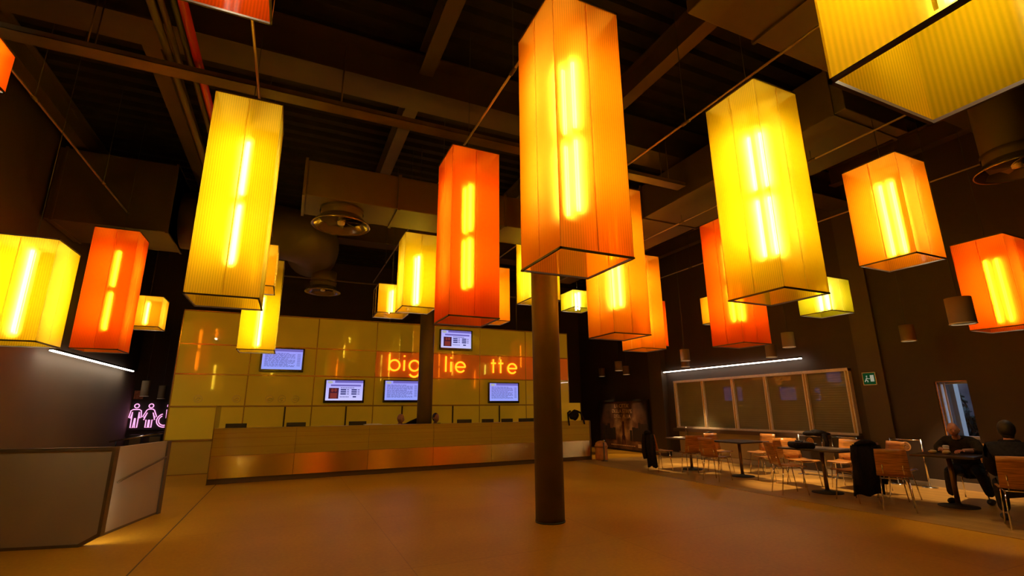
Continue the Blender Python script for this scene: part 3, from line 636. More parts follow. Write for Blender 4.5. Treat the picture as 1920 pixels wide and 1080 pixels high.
MB().bx(-4.11, -2.95, .03, .08, -.05, .75).build('sign_back', M_BLACK, sg)
nt_ = tag(MB().box((0, 0, 0), (.22, .02, .24)).build('wall_notice', mat('orange_notice', (.4, .13, .05), .6, noise=.4, scale=20), None, (-3.98, 17.43, 1.93)), 'small orange notice on the back wall above the toilet pictograms', 'notice')
t = thing('stair_handrail', 'thin sloping metal handrail below the toilet pictograms', 'handrail', (-4.0, 15.6, .73))
MB().tube([(0, 0, 0), (1.35, .2, .25)], .02, 8).build('rail', M_CHROME, t)
for q in (.1, .95): MB().tube([(1.35 * q, .2 * q, .25 * q), (1.35 * q, .2 * q, -.73)], .015, 8).build('post', M_BLACK, t)
for k, x in enumerate((-3.75, -3.3)):
    tag(MB().bx(-.14, .14, -.1, .1, 0, .85).bx(-.12, .12, -.11, -.1, .2, .78, 1).build('dark_cabinet', [M_BLACK, M_GALV], None, (x, 16.9, 0), bevel=.01), ('dark cabinet under the man and woman pictograms', 'dark cabinet under the wheelchair pictogram')[k], 'cabinet')

# ------------------------------------------------------------------ pendants
def pendant(x, y, z, r, h, label, watts=14.0):
    t = thing('cylinder_pendant', label, 'pendant lamp', (x, y, z))
    MB().lathe([(r, 0.012), (r, h)], n=24, caps=False).lathe([(r, h), (.012, h + .005)], n=24, caps=False).build('cylinder_shade', mat('bronze_shade', (.13, .088, .042), .7), t)
    MB().lathe([(r + .004, 0), (r + .004, .014), (r - .012, .014), (r - .012, 0), (r + .004, 0)], n=24, caps=False).build('pale_rim', mat('pendant_rim', (.8, .75, .65), .4), t)
    MB().lathe([(.002, .07), (r * .7, .075)], n=20, caps=True).build('lamp_disc', emit('pendant_glow', (1, .75, .45), 2.0), t)
    MB().tube([(0, 0, h), (0, 0, (5.78 if 12.5 < y < 13.1 else 6.585) - z)], .004, 6).build('suspension_wire', M_CORD, t)
    ld = bpy.data.lights.new('pendant_spot', 'SPOT'); ld.energy = watts; ld.color = (1, .62, .28); ld.spot_size = 0.92; ld.spot_blend = .5; ld.shadow_soft_size = r * .6
    lo = bpy.data.objects.new('pendant_spot', ld); COL.objects.link(lo); lo.parent = t; lo.location = (0, 0, .05)
for a in ((9.48, 12.75, 2.6, .115, .30, 'cylinder pendant lamp above the film poster, left of centre', 8), (10.6, 15.3, 2.6, .115, .30, 'cylinder pendant lamp farthest back above the poster', 4), (10.5, 13.7, 2.56, .115, .30, 'cylinder pendant lamp right of another above the poster', 5),
          (9.28, 9.62, 2.62, .115, .30, 'cylinder pendant lamp at the left end of the kiosk strip light', 30), (10.3, 10.7, 2.58, .115, .30, 'cylinder pendant lamp hung lower behind the left end of the kiosk strip light', 22),
          (10.1, 7.75, 2.56, .115, .30, 'cylinder pendant lamp touching the strip light over the middle shutters', 26), (9.03, 6.51, 2.6, .115, .30, 'cylinder pendant lamp above the right end of the kiosk strip light', 30),
          (10.3, 5.05, 2.6, .115, .30, 'cylinder pendant lamp alone on the dark wall right of the exit sign', 26), (7.66, 3.13, 2.44, .135, .34, 'largest cylinder pendant lamp in front of the red-orange lantern at the right edge', 5)):
    pendant(*a[:6], watts=a[6] * 13)
pendant(-3.62, 16.4, 1.86 + .0, .10, .42, 'cylinder pendant lamp above the man and woman pictograms', 4)
pendant(-3.27, 16.6, 1.80, .09, .36, 'cylinder pendant lamp half hidden by the ticket wall above the wheelchair pictogram', 4)

# ------------------------------------------------------------------ kiosk shutters on the right wall
ks = thing('shuttered_kiosk', 'wide kiosk front of five closed shutters in a pale metal frame on the right wall', 'kiosk', (XR, 6.63, 0))
yy = [0, .97, 2.02, 3.04, 4.10, 5.22]; M_SHUT = mat('shutter_slats', (.14, .135, .07), .4, .0, noise=.12, scale=1.5, coat=.6)
def shutter_bump():
    nt = M_SHUT.node_tree; p = [n for n in nt.nodes if n.type == 'BSDF_PRINCIPLED'][0]
    tc = nt.nodes.new('ShaderNodeTexCoord'); wv = nt.nodes.new('ShaderNodeTexWave'); wv.bands_direction = 'Z'; wv.inputs['Scale'].default_value = 6.0
    bp_ = nt.nodes.new('ShaderNodeBump'); bp_.inputs['Strength'].default_value = .25; bp_.inputs['Distance'].default_value = .01
    nt.links.new(tc.outputs['Object'], wv.inputs['Vector']); nt.links.new(wv.outputs['Fac'], bp_.inputs['Height']); nt.links.new(bp_.outputs[0], p.inputs['Normal'])
shutter_bump()
for k in range(5): MB().bx(-.05, -.03, yy[k] + .03, yy[k + 1] - .03, .90, 2.19).build('roller_shutter', M_SHUT, ks)
for k, y in enumerate(yy):
    MB().bx(-.11, 0, y - .045, y + .045, .86, 2.25).build('mullion', M_ALU, ks); MB().bx(-.125, -.11, y - .012, y + .012, .9, 2.2).build('guide_rail', M_RAILW, ks)
MB().bx(-.12, 0, -.045, 5.265, 2.19, 2.255).build('head_rail', M_ALU, ks); MB().bx(-.12, 0, -.045, 5.265, .855, .90).build('sill_rail', M_ALU, ks)
MB().bx(-.26, 0, -.06, 5.28, .76, .85).build('ledge', mat('dark_ledge', (.06, .035, .02), .4), ks)
MB().bx(-.05, 0, -.04, 5.26, .14, .76).build('apron', mat('grey_apron', (.28, .215, .12), .5, noise=.1, scale=2), ks)
# exit sign
es = thing('exit_sign', 'green emergency exit sign with running figure on the dark pilaster', 'sign', (XR - .075, 6.2, 2.0))
MB().bx(-.012, .012, -.13, .13, -.13, .13).build('sign_plate', M_SIGNW, es)
MB().bx(-.016, -.012, -.115, .115, -.115, .115).build('green_field', emit('exit_green', (.015, .10, .025), .32), es)
E_EX = emit('exit_white', (.8, .75, .5), .4)
MB().bx(-.02, -.017, -.095, -.025, -.06, .07).build('door_symbol', E_EX, es)
MB().tube([(-.019, .085, -.06), (-.019, .06, -.02), (-.019, .045, .02), (-.019, .02, .0)], .009, 6).tube([(-.019, .06, -.02), (-.019, .03, -.04), (-.019, .03, -.07)], .009, 6).ball((-.019, .04, .05), .014, 8, 6).build('running_figure', E_EX, es)
MB().tube([(-.019, .01, -.0), (-.019, -.015, 0)], .006, 6).build('arrow', E_EX, es)
# film poster stand
M_PO = None
def poster_mat():
    mt, nt, out = _new('poster_print'); p = nt.nodes.new('ShaderNodeBsdfPrincipled'); p.inputs['Roughness'].default_value = .45
    tc = nt.nodes.new('ShaderNodeTexCoord'); gr = nt.nodes.new('ShaderNodeTexGradient'); gr.gradient_type = 'SPHERICAL'
    mp = nt.nodes.new('ShaderNodeMapping'); mp.inputs['Location'].default_value = (0, -1.3 / 1.5, -.75 / 1.2); mp.inputs['Scale'].default_value = (0, 1 / 1.5, 1 / 1.2)
    nt.links.new(tc.outputs['Object'], mp.inputs[0]); nt.links.new(mp.outputs[0], gr.inputs[0])
    nz = nt.nodes.new('ShaderNodeTexNoise'); nz.inputs['Scale'].default_value = 2.6; nz.inputs['Detail'].default_value = 9; nt.links.new(tc.outputs['Object'], nz.inputs['Vector'])
    mu = nt.nodes.new('ShaderNodeMath'); mu.operation = 'MULTIPLY'; ad = nt.nodes.new('ShaderNodeMath'); ad.operation = 'MULTIPLY_ADD'
    nt.links.new(nz.outputs['Fac'], ad.inputs[0]); ad.inputs[1].default_value = 2.2; ad.inputs[2].default_value = -.55
    nt.links.new(gr.outputs['Fac'], mu.inputs[0]); nt.links.new(ad.outputs[0], mu.inputs[1])
    cr = nt.nodes.new('ShaderNodeValToRGB'); els = cr.color_ramp.elements
    els[0].color = (.03, .02, .018, 1); els[1].color = (.85, .55, .26, 1); els[1].position = .75; e = els.new(.3); e.color = (.26, .13, .07, 1)
    nt.links.new(mu.outputs[0], cr.inputs[0]); nt.links.new(cr.outputs[0], p.inputs['Base Color']); nt.links.new(p.outputs[0], out.inputs[0]); return mt
pt = thing('film_poster', 'large dark film poster stand with pale title, leaning by the right wall behind the tables', 'poster', (XR - .12, 13.25, 0))
MB().bx(-.0, .04, 0, 2.7, .06, 1.68).build('poster_sheet', poster_mat(), pt); MB().bx(.04, .08, -.06, 2.76, 0, 1.74).bx(-.02, .04, -.06, 0, 0, 1.74).bx(-.02, .04, 2.7, 2.76, 0, 1.74).bx(-.02, .04, 0, 2.7, 1.68, 1.74).bx(-.02, .04, 0, 2.7, 0, .06).build('poster_frame', M_BLACK, pt)
fig_ = MB(); fig_.box((-.004, 1.32, .62), (.006, .12, .5)).ball((-.004, 1.32, .92), (.004, .06, .09)).box((-.004, 1.26, .36), (.006, .05, .3)).box((-.004, 1.39, .36), (.006, .05, .3)); fig_.build('poster_figure', mat('poster_dark_red', (.12, .04, .03), .6), pt)
for side, ks_ in (('left', range(11, 16)), ('right', range(0, 6))):
  sk = MB()
  for k in ks_:
    y = .1 + k * .16
    h = .25 + .35 * abs(y - 1.35) * random.uniform(.6, 1.2); sk.box((-.003, y, .35 + h / 2), (.004, random.uniform(.12, .17), h))
  sk.build('poster_ruins', mat('poster_ruin', (.04, .028, .022), .7), pt)
def text_mesh(s, size, mt, name, parent, loc, rot, ext=.002):
    cu = bpy.data.curves.new(name, 'FONT'); cu.body = s; cu.size = size; cu.extrude = ext; cu.align_x = 'CENTER'; cu.resolution_u = 2
    o = bpy.data.objects.new('tmp_text', cu); COL.objects.link(o); dg = bpy.context.evaluated_depsgraph_get()
    me = bpy.data.meshes.new_from_object(o.evaluated_get(dg)); bpy.data.objects.remove(o); bpy.data.curves.remove(cu)
    me.materials.clear(); me.materials.append(mt); r = bpy.data.objects.new(name, me); COL.objects.link(r); r.parent = parent; r.location = loc; r.rotation_euler = rot; return r
M_TTL = mat('poster_title_ink', (.85, .62, .36), .6)
for s_, z_, sz in (("LA CITTA'", 1.46, .19), ('DELLA STIRPE', 1.28, .19), ("DELL' ALBA", 1.10, .19)):
    text_mesh(s_, sz, M_TTL, 'poster_title', pt, (-.006, 1.35, z_), (PI / 2, 0, -PI / 2))
cr_ = MB()
for k in range(14): cr_.box((-.003, .75 + k * .10, .18), (.004, .07, .03))
cr_.box((-.003, .35, .2), (.004, .42, .12)); cr_.build('poster_credits', M_TTL, pt)

# window with daylight
wd = thing('window_1', 'narrow window with blue daylight in the right wall behind the seated bald man', 'window', (XR, (wy0 + wy1) / 2, wz0)); wd['kind'] = 'structure'
hw, hh = (wy1 - wy0) / 2, wz1 - wz0
MB().bx(.0, .012, hw - .03, hw, 0, hh).bx(.0, .10, hw - .012, hw, 0, hh).bx(0, .10, -hw, hw, hh - .012, hh).build('wood_lining', M_PLY, wd)
MB().bx(.11, .23, hw - .03, hw - .002, .0, hh).bx(.17, .23, -hw + .002, -hw + .05, 0, hh).bx(.17, .23, -hw, hw, hh - .05, hh).bx(.17, .23, -hw, hw, 0, .05).build('window_frame', M_WHITEF, wd)
MB().bx(.198, .204, -hw + .05, hw - .06, .05, hh - .05).build('window_pane', glass('clear_pane', (.9, .95, 1.0), .08), wd)
MB().bx(.14, .155, hw - .09, hw - .06, 0, hh - .02).build('blind_edge', M_WHITEF, wd)
# outside: paving and shrubs
struct(MB().bx(XR + .3, 24, 0, 20, -.25, -.05).build('ground_outside', mat('grey_paving', (.22, .22, .22), .8)))
tag(MB().bx(-.08, .08, -.13, .13, 0, 3.2).build('outdoor_post', M_WHITEF, None, (11.62, 5.22, -.05)), 'white post standing outside the narrow window', 'post')
struct(MB().bx(18, 18.3, 2, 20, -.05, 3.6).build('wall_outside', mat('mauve_render', (.16, .13, .16), .8, noise=.5, scale=2.5)))
for k, (sx_, sy_, hgt) in enumerate(((13.6, 6.35, 2.2), (12.6, 5.3, 1.15), (15.2, 7.6, 3.4))):
    sh = thing('outdoor_shrub', ('dark shrub outside the narrow window, behind its middle', 'low dark shrub outside the narrow window, at its foot', 'tall dark tree-like shrub outside the narrow window, farthest off')[k], 'shrub', (sx_, sy_, -.05))
    fo = MB()
    for i in range(2600):
        a, e, rr = random.uniform(0, 2 * PI), random.uniform(0, 1), random.uniform(.4, 1)
        c_ = Vector((.55 * rr * math.cos(a) * math.sin(PI * (.15 + .75 * e)), .55 * rr * math.sin(a) * math.sin(PI * (.15 + .75 * e)), .1 + hgt * e)); R_ = Euler((random.uniform(0, 6), random.uniform(0, 6), 0)).to_matrix()
        fo.add([c_ + R_ @ Vector(q) for q in ((-.08, 0, 0), (0, -.04, .01), (.08, 0, 0), (0, .04, .01))], [(0, 1, 2, 3)])
    fo.build('foliage', mat('dark_leaf', (.04, .055, .05), .6), sh); MB().tube([(0, 0, 0), (.02, 0, hgt * .6)], .03, 6).build('stem', M_PLINTH, sh)

# ------------------------------------------------------------------ café furniture
ZF = .006
def make_chair():
    t = thing('cafe_chair', '', 'chair')
    def sheet(prof, w, th, wf=None):                            # bent plywood: prof = [(y, z)], front is +y
        b = MB(); N = len(prof); vs = []
        for i, (y, z) in enumerate(prof):
            a = Vector(prof[min(i + 1, N - 1)]) - Vector(prof[max(i - 1, 0)]); nn = Vector((-a.y, a.x)).normalized() * th
            ww = (wf(i / (N - 1)) if wf else 1) * w / 2
            for x in (-ww, -ww * .5, 0, ww * .5, ww):
                cv = .012 * (x / w * 2) ** 2
                vs += [(x, y + cv * nn.x / th, z + cv * nn.y / th), (x, y + nn.x + cv * nn.x / th, z + nn.y + cv * nn.y / th)]
        fs = []
        for i in range(N - 1):
            for k in range(4):
                a = i * 10 + k * 2; c = a + 10
                fs += [(a, a + 2, c + 2, c), (a + 1, c + 1, c + 3, a + 3)]
            a = i * 10; c = a + 10; fs += [(a, c, c + 1, a + 1), (a + 8, a + 9, c + 9, c + 8)]
        for i in (0, N - 1):
            for k in range(4): a = i * 10 + k * 2; fs.append((a, a + 1, a + 3, a + 2))
        return b.add(vs, fs, 0, True)
    sheet([(-.19, .455), (-.05, .442), (.1, .445), (.19, .45), (.215, .435)], .40, .012).build('seat', M_PLY, t)
    sheet([(-.20, .47), (-.215, .55), (-.24, .66), (-.27, .78), (-.285, .84)], .40, -.012, lambda q: 1 - .08 * q).build('backrest', M_PLY, t)
    for sx_ in (-1, 1):
        MB().tube([(sx_ * .16, .14, .43), (sx_ * .185, .20, 0)], .009, 8).build('leg', M_CHROME, t)
        MB().tube([(sx_ * .16, -.16, .43), (sx_ * .185, -.24, 0)], .009, 8).build('leg', M_CHROME, t)
    MB().tube([(-.16, .14, .43), (.16, .14, .43)], .008, 8).tube([(-.16, -.16, .43), (.16, -.16, .43)], .008, 8).tube([(-.16, -.16, .43), (-.16, .14, .43)], .008, 8).tube([(.16, -.16, .43), (.16, .14, .43)], .008, 8).tube([(-.12, -.16, .43), (-.12, -.205, .5), (-.12, -.235, .62)], .008, 8).tube([(.12, -.16, .43), (.12, -.205, .5), (.12, -.235, .62)], .008, 8).build('seat_frame', M_CHROME, t)
    return t
chair0 = make_chair(); used = [False]
def chair(x, y, face, label):
    o = chair0 if not used[0] else copy_tree(chair0)
    used[0] = True; o.location = (x, y, ZF); o.rotation_euler.z = math.atan2(face[1], face[0]) - PI / 2
    o['label'] = label; o['group'] = 'plywood chairs at the cafe tables'; return o
def table(x, y, wx, wy, rz, label):
    t = thing('cafe_table', label, 'table', (x, y, ZF), rz)
    MB().bx(-wx / 2, wx / 2, -wy / 2, wy / 2, .70, .73).build('tabletop', M_TTOP, t, bevel=.006)
    MB().lathe([(.032, .02), (.032, .68)], n=16).build('pedestal', mat('bronze_pedestal', (.20, .11, .05), .35, .5), t)
    MB().lathe([(.24, 0), (.24, .012), (.06, .03), (.035, .05)], n=28).build('foot_plate', M_BLACK, t)
    MB().box((0, 0, .69), (.34, .05, .02)).box((0, 0, .69), (.05, .34, .02)).build('top_bracket', M_BLACK, t)
table(9.0, 9.45, .8, .8, 0, 'dark cafe table with a bottle and napkins, farthest left by the kiosk')
table(9.05, 8.03, .85, .85, 0, 'bare dark cafe table before the second kiosk shutter')
table(8.62, 5.9, .8, 1.1, 0, 'dark cafe table with the black laptop bag and papers')
table(9.12, 4.28, .75, .75, .2, 'dark cafe table between the two seated men')
chair(8.15, 9.55, (1, .0), 'plywood chair with a black jacket on its back, leftmost of the cafe')
chair(8.42, 8.82, (.45, .9), 'plywood chair seen from behind at the bottle table, between jacket chair and bag chair')
chair(8.15, 7.85, (1, .15), 'plywood chair pulled to the near side of the bare table')
chair(9.25, 8.78, (-.15, -1), 'plywood chair with a black shoulder bag on its back, behind the bare table')
chair(9.85, 8.15, (-1, -.05), 'plywood chair on the kiosk side of the bare table')
chair(9.0, 7.25, (.05, 1), 'plywood chair behind the one nearest the laptop bag, facing the bare table')
chair(8.0, 6.12, (.9, -.45), 'plywood chair left of the laptop bag table, side on with its leg shining')
chair(9.02, 6.58, (-.2, -1), 'plywood chair behind the laptop bag table, partly under the bag')
chair(9.45, 6.05, (-1, -.1), 'plywood chair between the laptop bag table and the dark barriers')
chair(9.5, 5.42, (-1, .35), 'plywood chair with its back rising behind the black coat')
chair(8.30, 5.22, (.25, 1), 'plywood chair hung with a long black coat')
chair(8.16, 4.55, (.85, .5), 'plywood chair turned its back to the room, right of the black coat')
chair(9.05, 5.0, (.05, -1), 'plywood chair behind the back-turned one, facing the seated men table')
chair(9.97, 4.42, (-.96, -.2), 'plywood chair under the bald man')
chair(8.26, 3.21, (.88, .47), 'plywood chair under the dark-haired man at the right edge')

# things on tables and chairs
bt = thing('water_bottle', 'clear bottle with white cap on the farthest cafe table', 'bottle', (8.9, 9.42, ZF + .73))
MB().lathe([(.03, 0), (.034, .01), (.034, .13), (.016, .19), (.014, .22)], n=18).build('bottle_body', glass('bottle_plastic', (.8, .82, .75), .2), bt); MB().lathe([(.017, .22), (.017, .25)], n=14).build('bottle_cap', M_PAPER, bt)
tag(MB().box((0, 0, .004), (.26, .2, .006), .3).box((.03, .02, .010), (.2, .16, .006), -.2).build('napkins', M_PAPER, None, (8.82, 9.62, ZF + .731)), 'white napkins lying beside the bottle on the farthest table', 'napkins')
lb_ = thing('laptop_bag', 'black padded laptop bag lying on the long dark table', 'bag', (8.42, 6.12, ZF + .73), .9)
MB().bx(-.22, .22, -.17, .17, 0, .10).build('bag_case', M_CLOTHB, lb_, bevel=.035); MB().tube([(-.1, -.17, .06), (-.09, -.23, .07), (.09, -.23, .07), (.1, -.17, .06)], .012, 8).build('carry_handle', M_BLACK, lb_)
MB().tube([(-.22, .1, .08), (-.1, .0, .115), (.1, .05, .115), (.22, -.1, .08)], .014, 8).build('shoulder_strap', M_BLACK, lb_)
tag(MB().box((0, 0, .003), (.30, .21, .005), .2).box((.05, -.04, .009), (.28, .2, .005), -.15).build('loose_papers', M_PAPER, None, (8.62, 5.62, ZF + .731)), 'loose white papers beside the laptop bag', 'papers')
tag(MB().lathe([(.026, 0), (.033, .11), (.030, .11), (.024, .006)], n=18).build('drinking_glass', glass('tumbler_glass', (.85, .85, .8), .25), None, (8.78, 6.32, ZF + .731)), 'small clear tumbler behind the laptop bag', 'glass')
cp = thing('takeaway_cup', 'white lidded cup on the table before the bald man', 'cup', (9.22, 4.33, ZF + .731))
MB().lathe([(.028, 0), (.038, .10)], n=18).build('cup_body', M_PAPER, cp); MB().lathe([(.041, .10), (.041, .112), (.03, .122)], n=18).build('cup_lid', M_WHITEF, cp)
MB().lathe([(.0345, .03), (.0375, .07)], n=18, caps=False).build('cup_band', M_PLY, cp)
for k, (x, y, lb) in enumerate(((9.02, 4.42, 'crumpled pale yellow wrapper left of the white cup'), (9.10, 4.28, 'crumpled pale yellow wrapper touching the white cup'))):
    random.seed(20 + k); tag(MB().ball((0, 0, .03), (.06, .05, .032), 14, 9, fn=lambda v: v * random.uniform(.78, 1.1)).build('food_wrapper', mat('yellow_wrapper', (.75, .55, .22), .6), None, (x, y, ZF + .731)), lb, 'wrapper')

def draped(name, label, loc, face, w, zt, zb, bulge, seed, mt=M_CLOTHB, cat='jacket', sleeves=True, hang_y=-.30):
    """cloth hung over a chair back: local +y is the chair's front"""
    t = thing(name, label, cat, loc, math.atan2(face[1], face[0]) - PI / 2); rnd = random.Random(seed)
    nx, nz = 12, 10; vs = []; fs = []
    ph = [rnd.uniform(0, 6) for _ in range(4)]
    for side in (0, 1):
        for j in range(nz + 1):
            q = j / nz; z = zt + (zb - zt) * q
            for i in range(nx + 1):
                u = i / nx * 2 - 1; ww = w / 2 * (1 - .08 * math.cos(q * 3) + .12 * q)
                fold = .018 * math.sin(u * 7 + ph[0] + q * 2) * q + .012 * math.sin(u * 13 + ph[1])
                yb = hang_y + .055 * q - bulge * math.sin(PI * min(1, q * 1.05 + .08)) * (1 - u * u * .7) + fold if side == 0 else hang_y + .012 + .05 * q + .3 * fold * (1 - q)
                if side == 1: yb = max(yb, hang_y + .005 + .05 * q)
                vs.append((u * ww, yb, z + .02 * math.sin(u * 5 + ph[2]) * q))
    n1 = (nx + 1) * (nz + 1)
    for s in (0, 1):
        for j in range(nz):
            for i in range(nx):
                a = s * n1 + j * (nx + 1) + i; fs.append((a, a + 1, a + nx + 2, a + nx + 1))
    for i in range(nx): fs += [(i, n1 + i, n1 + i + 1, i + 1), (nz * (nx + 1) + i, nz * (nx + 1) + i + 1, n1 + nz * (nx + 1) + i + 1, n1 + nz * (nx + 1) + i)]
    for j in range(nz):
        for i in (0, nx): a = j * (nx + 1) + i; fs.append((a, a + nx + 1, n1 + a + nx + 1, n1 + a))
    MB().add(vs, fs, 0, True).build('coat_body', mt, t)
    MB().tube([(-w * .38, hang_y - .02, zt), (-w * .2, hang_y - .03, zt + .025), (0, hang_y - .035, zt + .03), (w * .2, hang_y - .03, zt + .025), (w * .38, hang_y - .02, zt)], [.025, .035, .04, .035, .025], 10).build('collar', mt, t)
    if sleeves:
        for s in (-1, 1): MB().tube([(s * w * .46, hang_y - .02, zt - .02), (s * (w * .52), hang_y - .03, zt - .2), (s * w * .5, hang_y - .05, zt - .42), (s * w * .47, hang_y - .03, max(zb, zt - .58))], [.045, .055, .05, .045], 10).build('sleeve', mt, t)
    return t
draped('hanging_jacket', 'black jacket hung long over the leftmost chair', (8.15, 9.55, ZF), (1, 0), .30, .86, .10, .05, 3)
draped('hanging_coat', 'long black coat hung over a chair right of the laptop bag table', (8.30, 5.22, ZF), (.25, 1), .46, .87, .12, .12, 5)
sb_ = thing('shoulder_bag', 'black shoulder bag hanging on the chair back behind the bare table', 'bag', (9.25, 8.78, ZF), math.atan2(-1, -.15) - PI / 2)
MB().ball((0, -.36, .63), (.15, .06, .14), 16, 10).build('bag_body', M_CLOTHB, sb_); MB().tube([(-.12, -.34, .70), (-.1, -.31, .85), (0, -.29, .87), (.1, -.31, .85), (.12, -.34, .70)], .012, 8).build('bag_strap', M_BLACK, sb_)
# barriers
def barrier(y0, y1, x, label):
    t = thing('cafe_barrier', label, 'barrier', (x, (y0 + y1) / 2, ZF)); h = (y1 - y0) / 2
    MB().bx(-.008, .008, -h + .02, h - .02, .10, .80).build('dark_cloth', mat('barrier_cloth', (.02, .012, .010), .7), t)
    for s in (-1, 1):
        MB().tube([(0, s * h, .01), (0, s * h, .84)], .016, 10).build('post', M_CHROME, t); MB().lathe([(.12, 0), (.12, .008), (.03, .02)], (0, s * h, 0), 20).build('foot', M_CHROME, t)
    MB().tube([(0, -h, .82), (0, h, .82)], .010, 8).build('top_rail', M_CHROME, t)
    o = MB().add([(-.0105, .085 * math.cos(a), .70 + .085 * math.sin(a)) for a in [2 * PI * i / 24 for i in range(24)]], [tuple(range(24))]); o.build('round_emblem', mat('emblem_gold', (.50, .30, .12), .5), t)
    e2 = MB(); e2.tube([(-.012, .055 * math.cos(a), .70 + .055 * math.sin(a)) for a in [2 * PI * i / 20 for i in range(20)]], .006, 6, closed=True); e2.tube([(-.012, -.035, .69), (-.012, 0, .725), (-.012, .035, .69)], .007, 6).tube([(-.012, -.03, .67), (-.012, .03, .67)], .006, 6); e2.build('emblem_mark', mat('emblem_dark', (.12, .06, .03), .6), t)
barrier(5.42, 5.93, 10.75, 'low dark barrier with round emblem behind the table of the two men')
barrier(6.40, 6.92, 10.5, 'low dark barrier with round emblem nearest the pilaster')
barrier(7.14, 7.66, 10.5, 'low dark barrier with round emblem under the kiosk ledge, behind the laptop bag')
jt = thing('folded_jacket', 'black jacket lying over the top of the barrier behind the laptop bag', 'jacket', (10.49, 7.2, ZF + .835), PI / 2)
random.seed(4)
jk = MB(); jr = random.Random(11)
def lump(v): return Vector((v.x, v.y, v.z)) * (1 + .16 * math.sin(17 * v.x + 3 * v.y) + .12 * math.sin(29 * v.y + 8 * v.x) + .10 * math.sin(31 * v.z + 13 * v.x))
jk.ball((-.10, 0, .045), (.20, .10, .06), 26, 14, fn=lump); jk.ball((.11, .02, .035), (.17, .11, .05), 26, 14, fn=lump); jk.ball((.0, -.02, .07), (.13, .08, .05), 22, 12, fn=lump)
jk.build('jacket_body', M_CLOTHB, jt)
MB().tube([(-.2, .08, .04), (-.26, .13, -.12), (-.24, .14, -.26)], [.05, .045, .035], 10).build('sleeve', M_CLOTHB, jt)

# ------------------------------------------------------------------ people
def hand(b, wrist, d, up, side, curl=.6, s=1.0):
    """palm, four unequal bent fingers and a thumb; d = pointing direction, up = back of the hand"""
    w_ = Vector(wrist); d = Vector(d).normalized(); up = Vector(up); up = (up - d * up.dot(d)).normalized(); r = d.cross(up) * side
    b.ball(w_ + d * .045 * s, .044 * s, 12, 8, fn=lambda v: d * (v.dot(d) * 1.15) + up * (v.dot(up) * .38) + r * (v.dot(r) * .95))
    for k, (off, L) in enumerate(((-.030, .060), (-.010, .074), (.011, .080), (.031, .070))):
        p = w_ + d * .082 * s - r * off * s; q = [p]
        a = .15
        for seg in (.45, .32, .23):
            a += curl * .5; q.append(q[-1] + (d * math.cos(a) - up * math.sin(a)) * L * seg * s)
        b.tube(q, [.0095 * s, .009 * s, .008 * s, .006 * s], 8)
    p = w_ + d * .03 * s + r * .035 * s
    b.tube([p, p + (d * .5 + r * .8) * .035 * s, p + (d * .95 + r * .75 - up * .2) * .055 * s], [.012 * s, .0105 * s, .008 * s], 8)
def head(b, c, f, up, s=1.0):
    """skull, jaw, nose, ears, brow: face looks along f"""
    c = Vector(c); f = Vector(f).normalized(); up = Vector(up).normalized(); up = (up - f * f.dot(up)).normalized(); r = f.cross(up)
    def fn(v):
        x, y, z = v.x, v.y, v.z
        if z < 0: x *= 1 - .28 * (-z / .115) ** 1.5; y = y * (1 - .10 * (-z / .115)) + .010 * (-z / .115)
        if y > 0 and abs(x) < .06: y *= 1 - .06 * math.exp(-((z - .0) / .02) ** 2) * (1 if abs(x) > .015 else 0)
        return (r * x + f * y + up * z) * s
    b.ball(c, (.077, .095, .118), 24, 18, fn=fn)
    b.tube([c + (f * .088 + up * .018) * s, c + (f * .108 - up * .012) * s, c + (f * .112 - up * .026) * s, c + (f * .088 - up * .034) * s], [.008 * s, .013 * s, .015 * s, .010 * s], 8)
    for q in (-1, 1):
        b.ball(c + (r * q * .078 - f * .004 - up * .005) * s, .03 * s, 10, 8, fn=lambda v: r * (v.dot(Vector((1, 0, 0))) * .35) + f * (v.y * .55) + up * (v.z * .95))
        b.ball(c + (f * .083 + r * q * .031 + up * .012) * s, .012 * s, 8, 6, mi=1)
    b.tube([c + (f * .092 - r * .024 - up * .058) * s, c + (f * .099 - up * .056) * s, c + (f * .092 + r * .024 - up * .058) * s], .005 * s, 6, mi=2)
M_EYE = mat('eye', (.35, .33, .30), .2); M_LIP = mat('lip', (.32, .10, .08), .5)
SK = [M_SKIN, M_EYE, M_LIP]
def cloth(name, joints, edges, mt, parent): MB().add(*skin_mesh(joints, edges), 0, True).build(name, mt, parent)

# bald man leaning on the table
f1 = Vector((-.96, -.20, 0)).normalized(); r1 = Vector((f1.y, -f1.x, 0))           # r1 = his right
def L1(fw, rt, z, o=Vector((9.92, 4.41, 0))): return tuple(o + f1 * fw + r1 * rt + Vector((0, 0, z)))
pm = thing('person', 'bald man in dark clothes leaning with both forearms on the table by the window', 'person', (9.92, 4.41, ZF))
o0 = Vector((9.92, 4.41, ZF))
def rel(j): return {k: (tuple(Vector(p) - o0), r) for k, (p, r) in j.items()}
B1 = {'pelvis': (L1(-.02, 0, .56), (.15, .12)), 'belly': (L1(.08, 0, .74), (.16, .125)), 'chest': (L1(.22, 0, .92), (.17, .125)), 'neck0': (L1(.31, 0, 1.04), .075), 'neck': (L1(.37, 0, 1.09), .055), 'skull': (L1(.39, 0, 1.14), .05),
      'rs': (L1(.25, .185, .98), .075), 're': (L1(.42, .25, .865), .05), 'rw': (L1(.63, .12, .872), .032), 'ls': (L1(.25, -.185, .98), .075), 'le': (L1(.42, -.27, .865), .05), 'lw': (L1(.66, -.10, .872), .032),
      'rh': (L1(.03, .10, .52), .10), 'rk': (L1(.42, .16, .52), .068), 'ra': (L1(.52, .17, .11), .045), 'lh': (L1(.03, -.10, .52), .10), 'lk': (L1(.38, -.20, .53), .068), 'la': (L1(.22, -.24, .11), .045)}
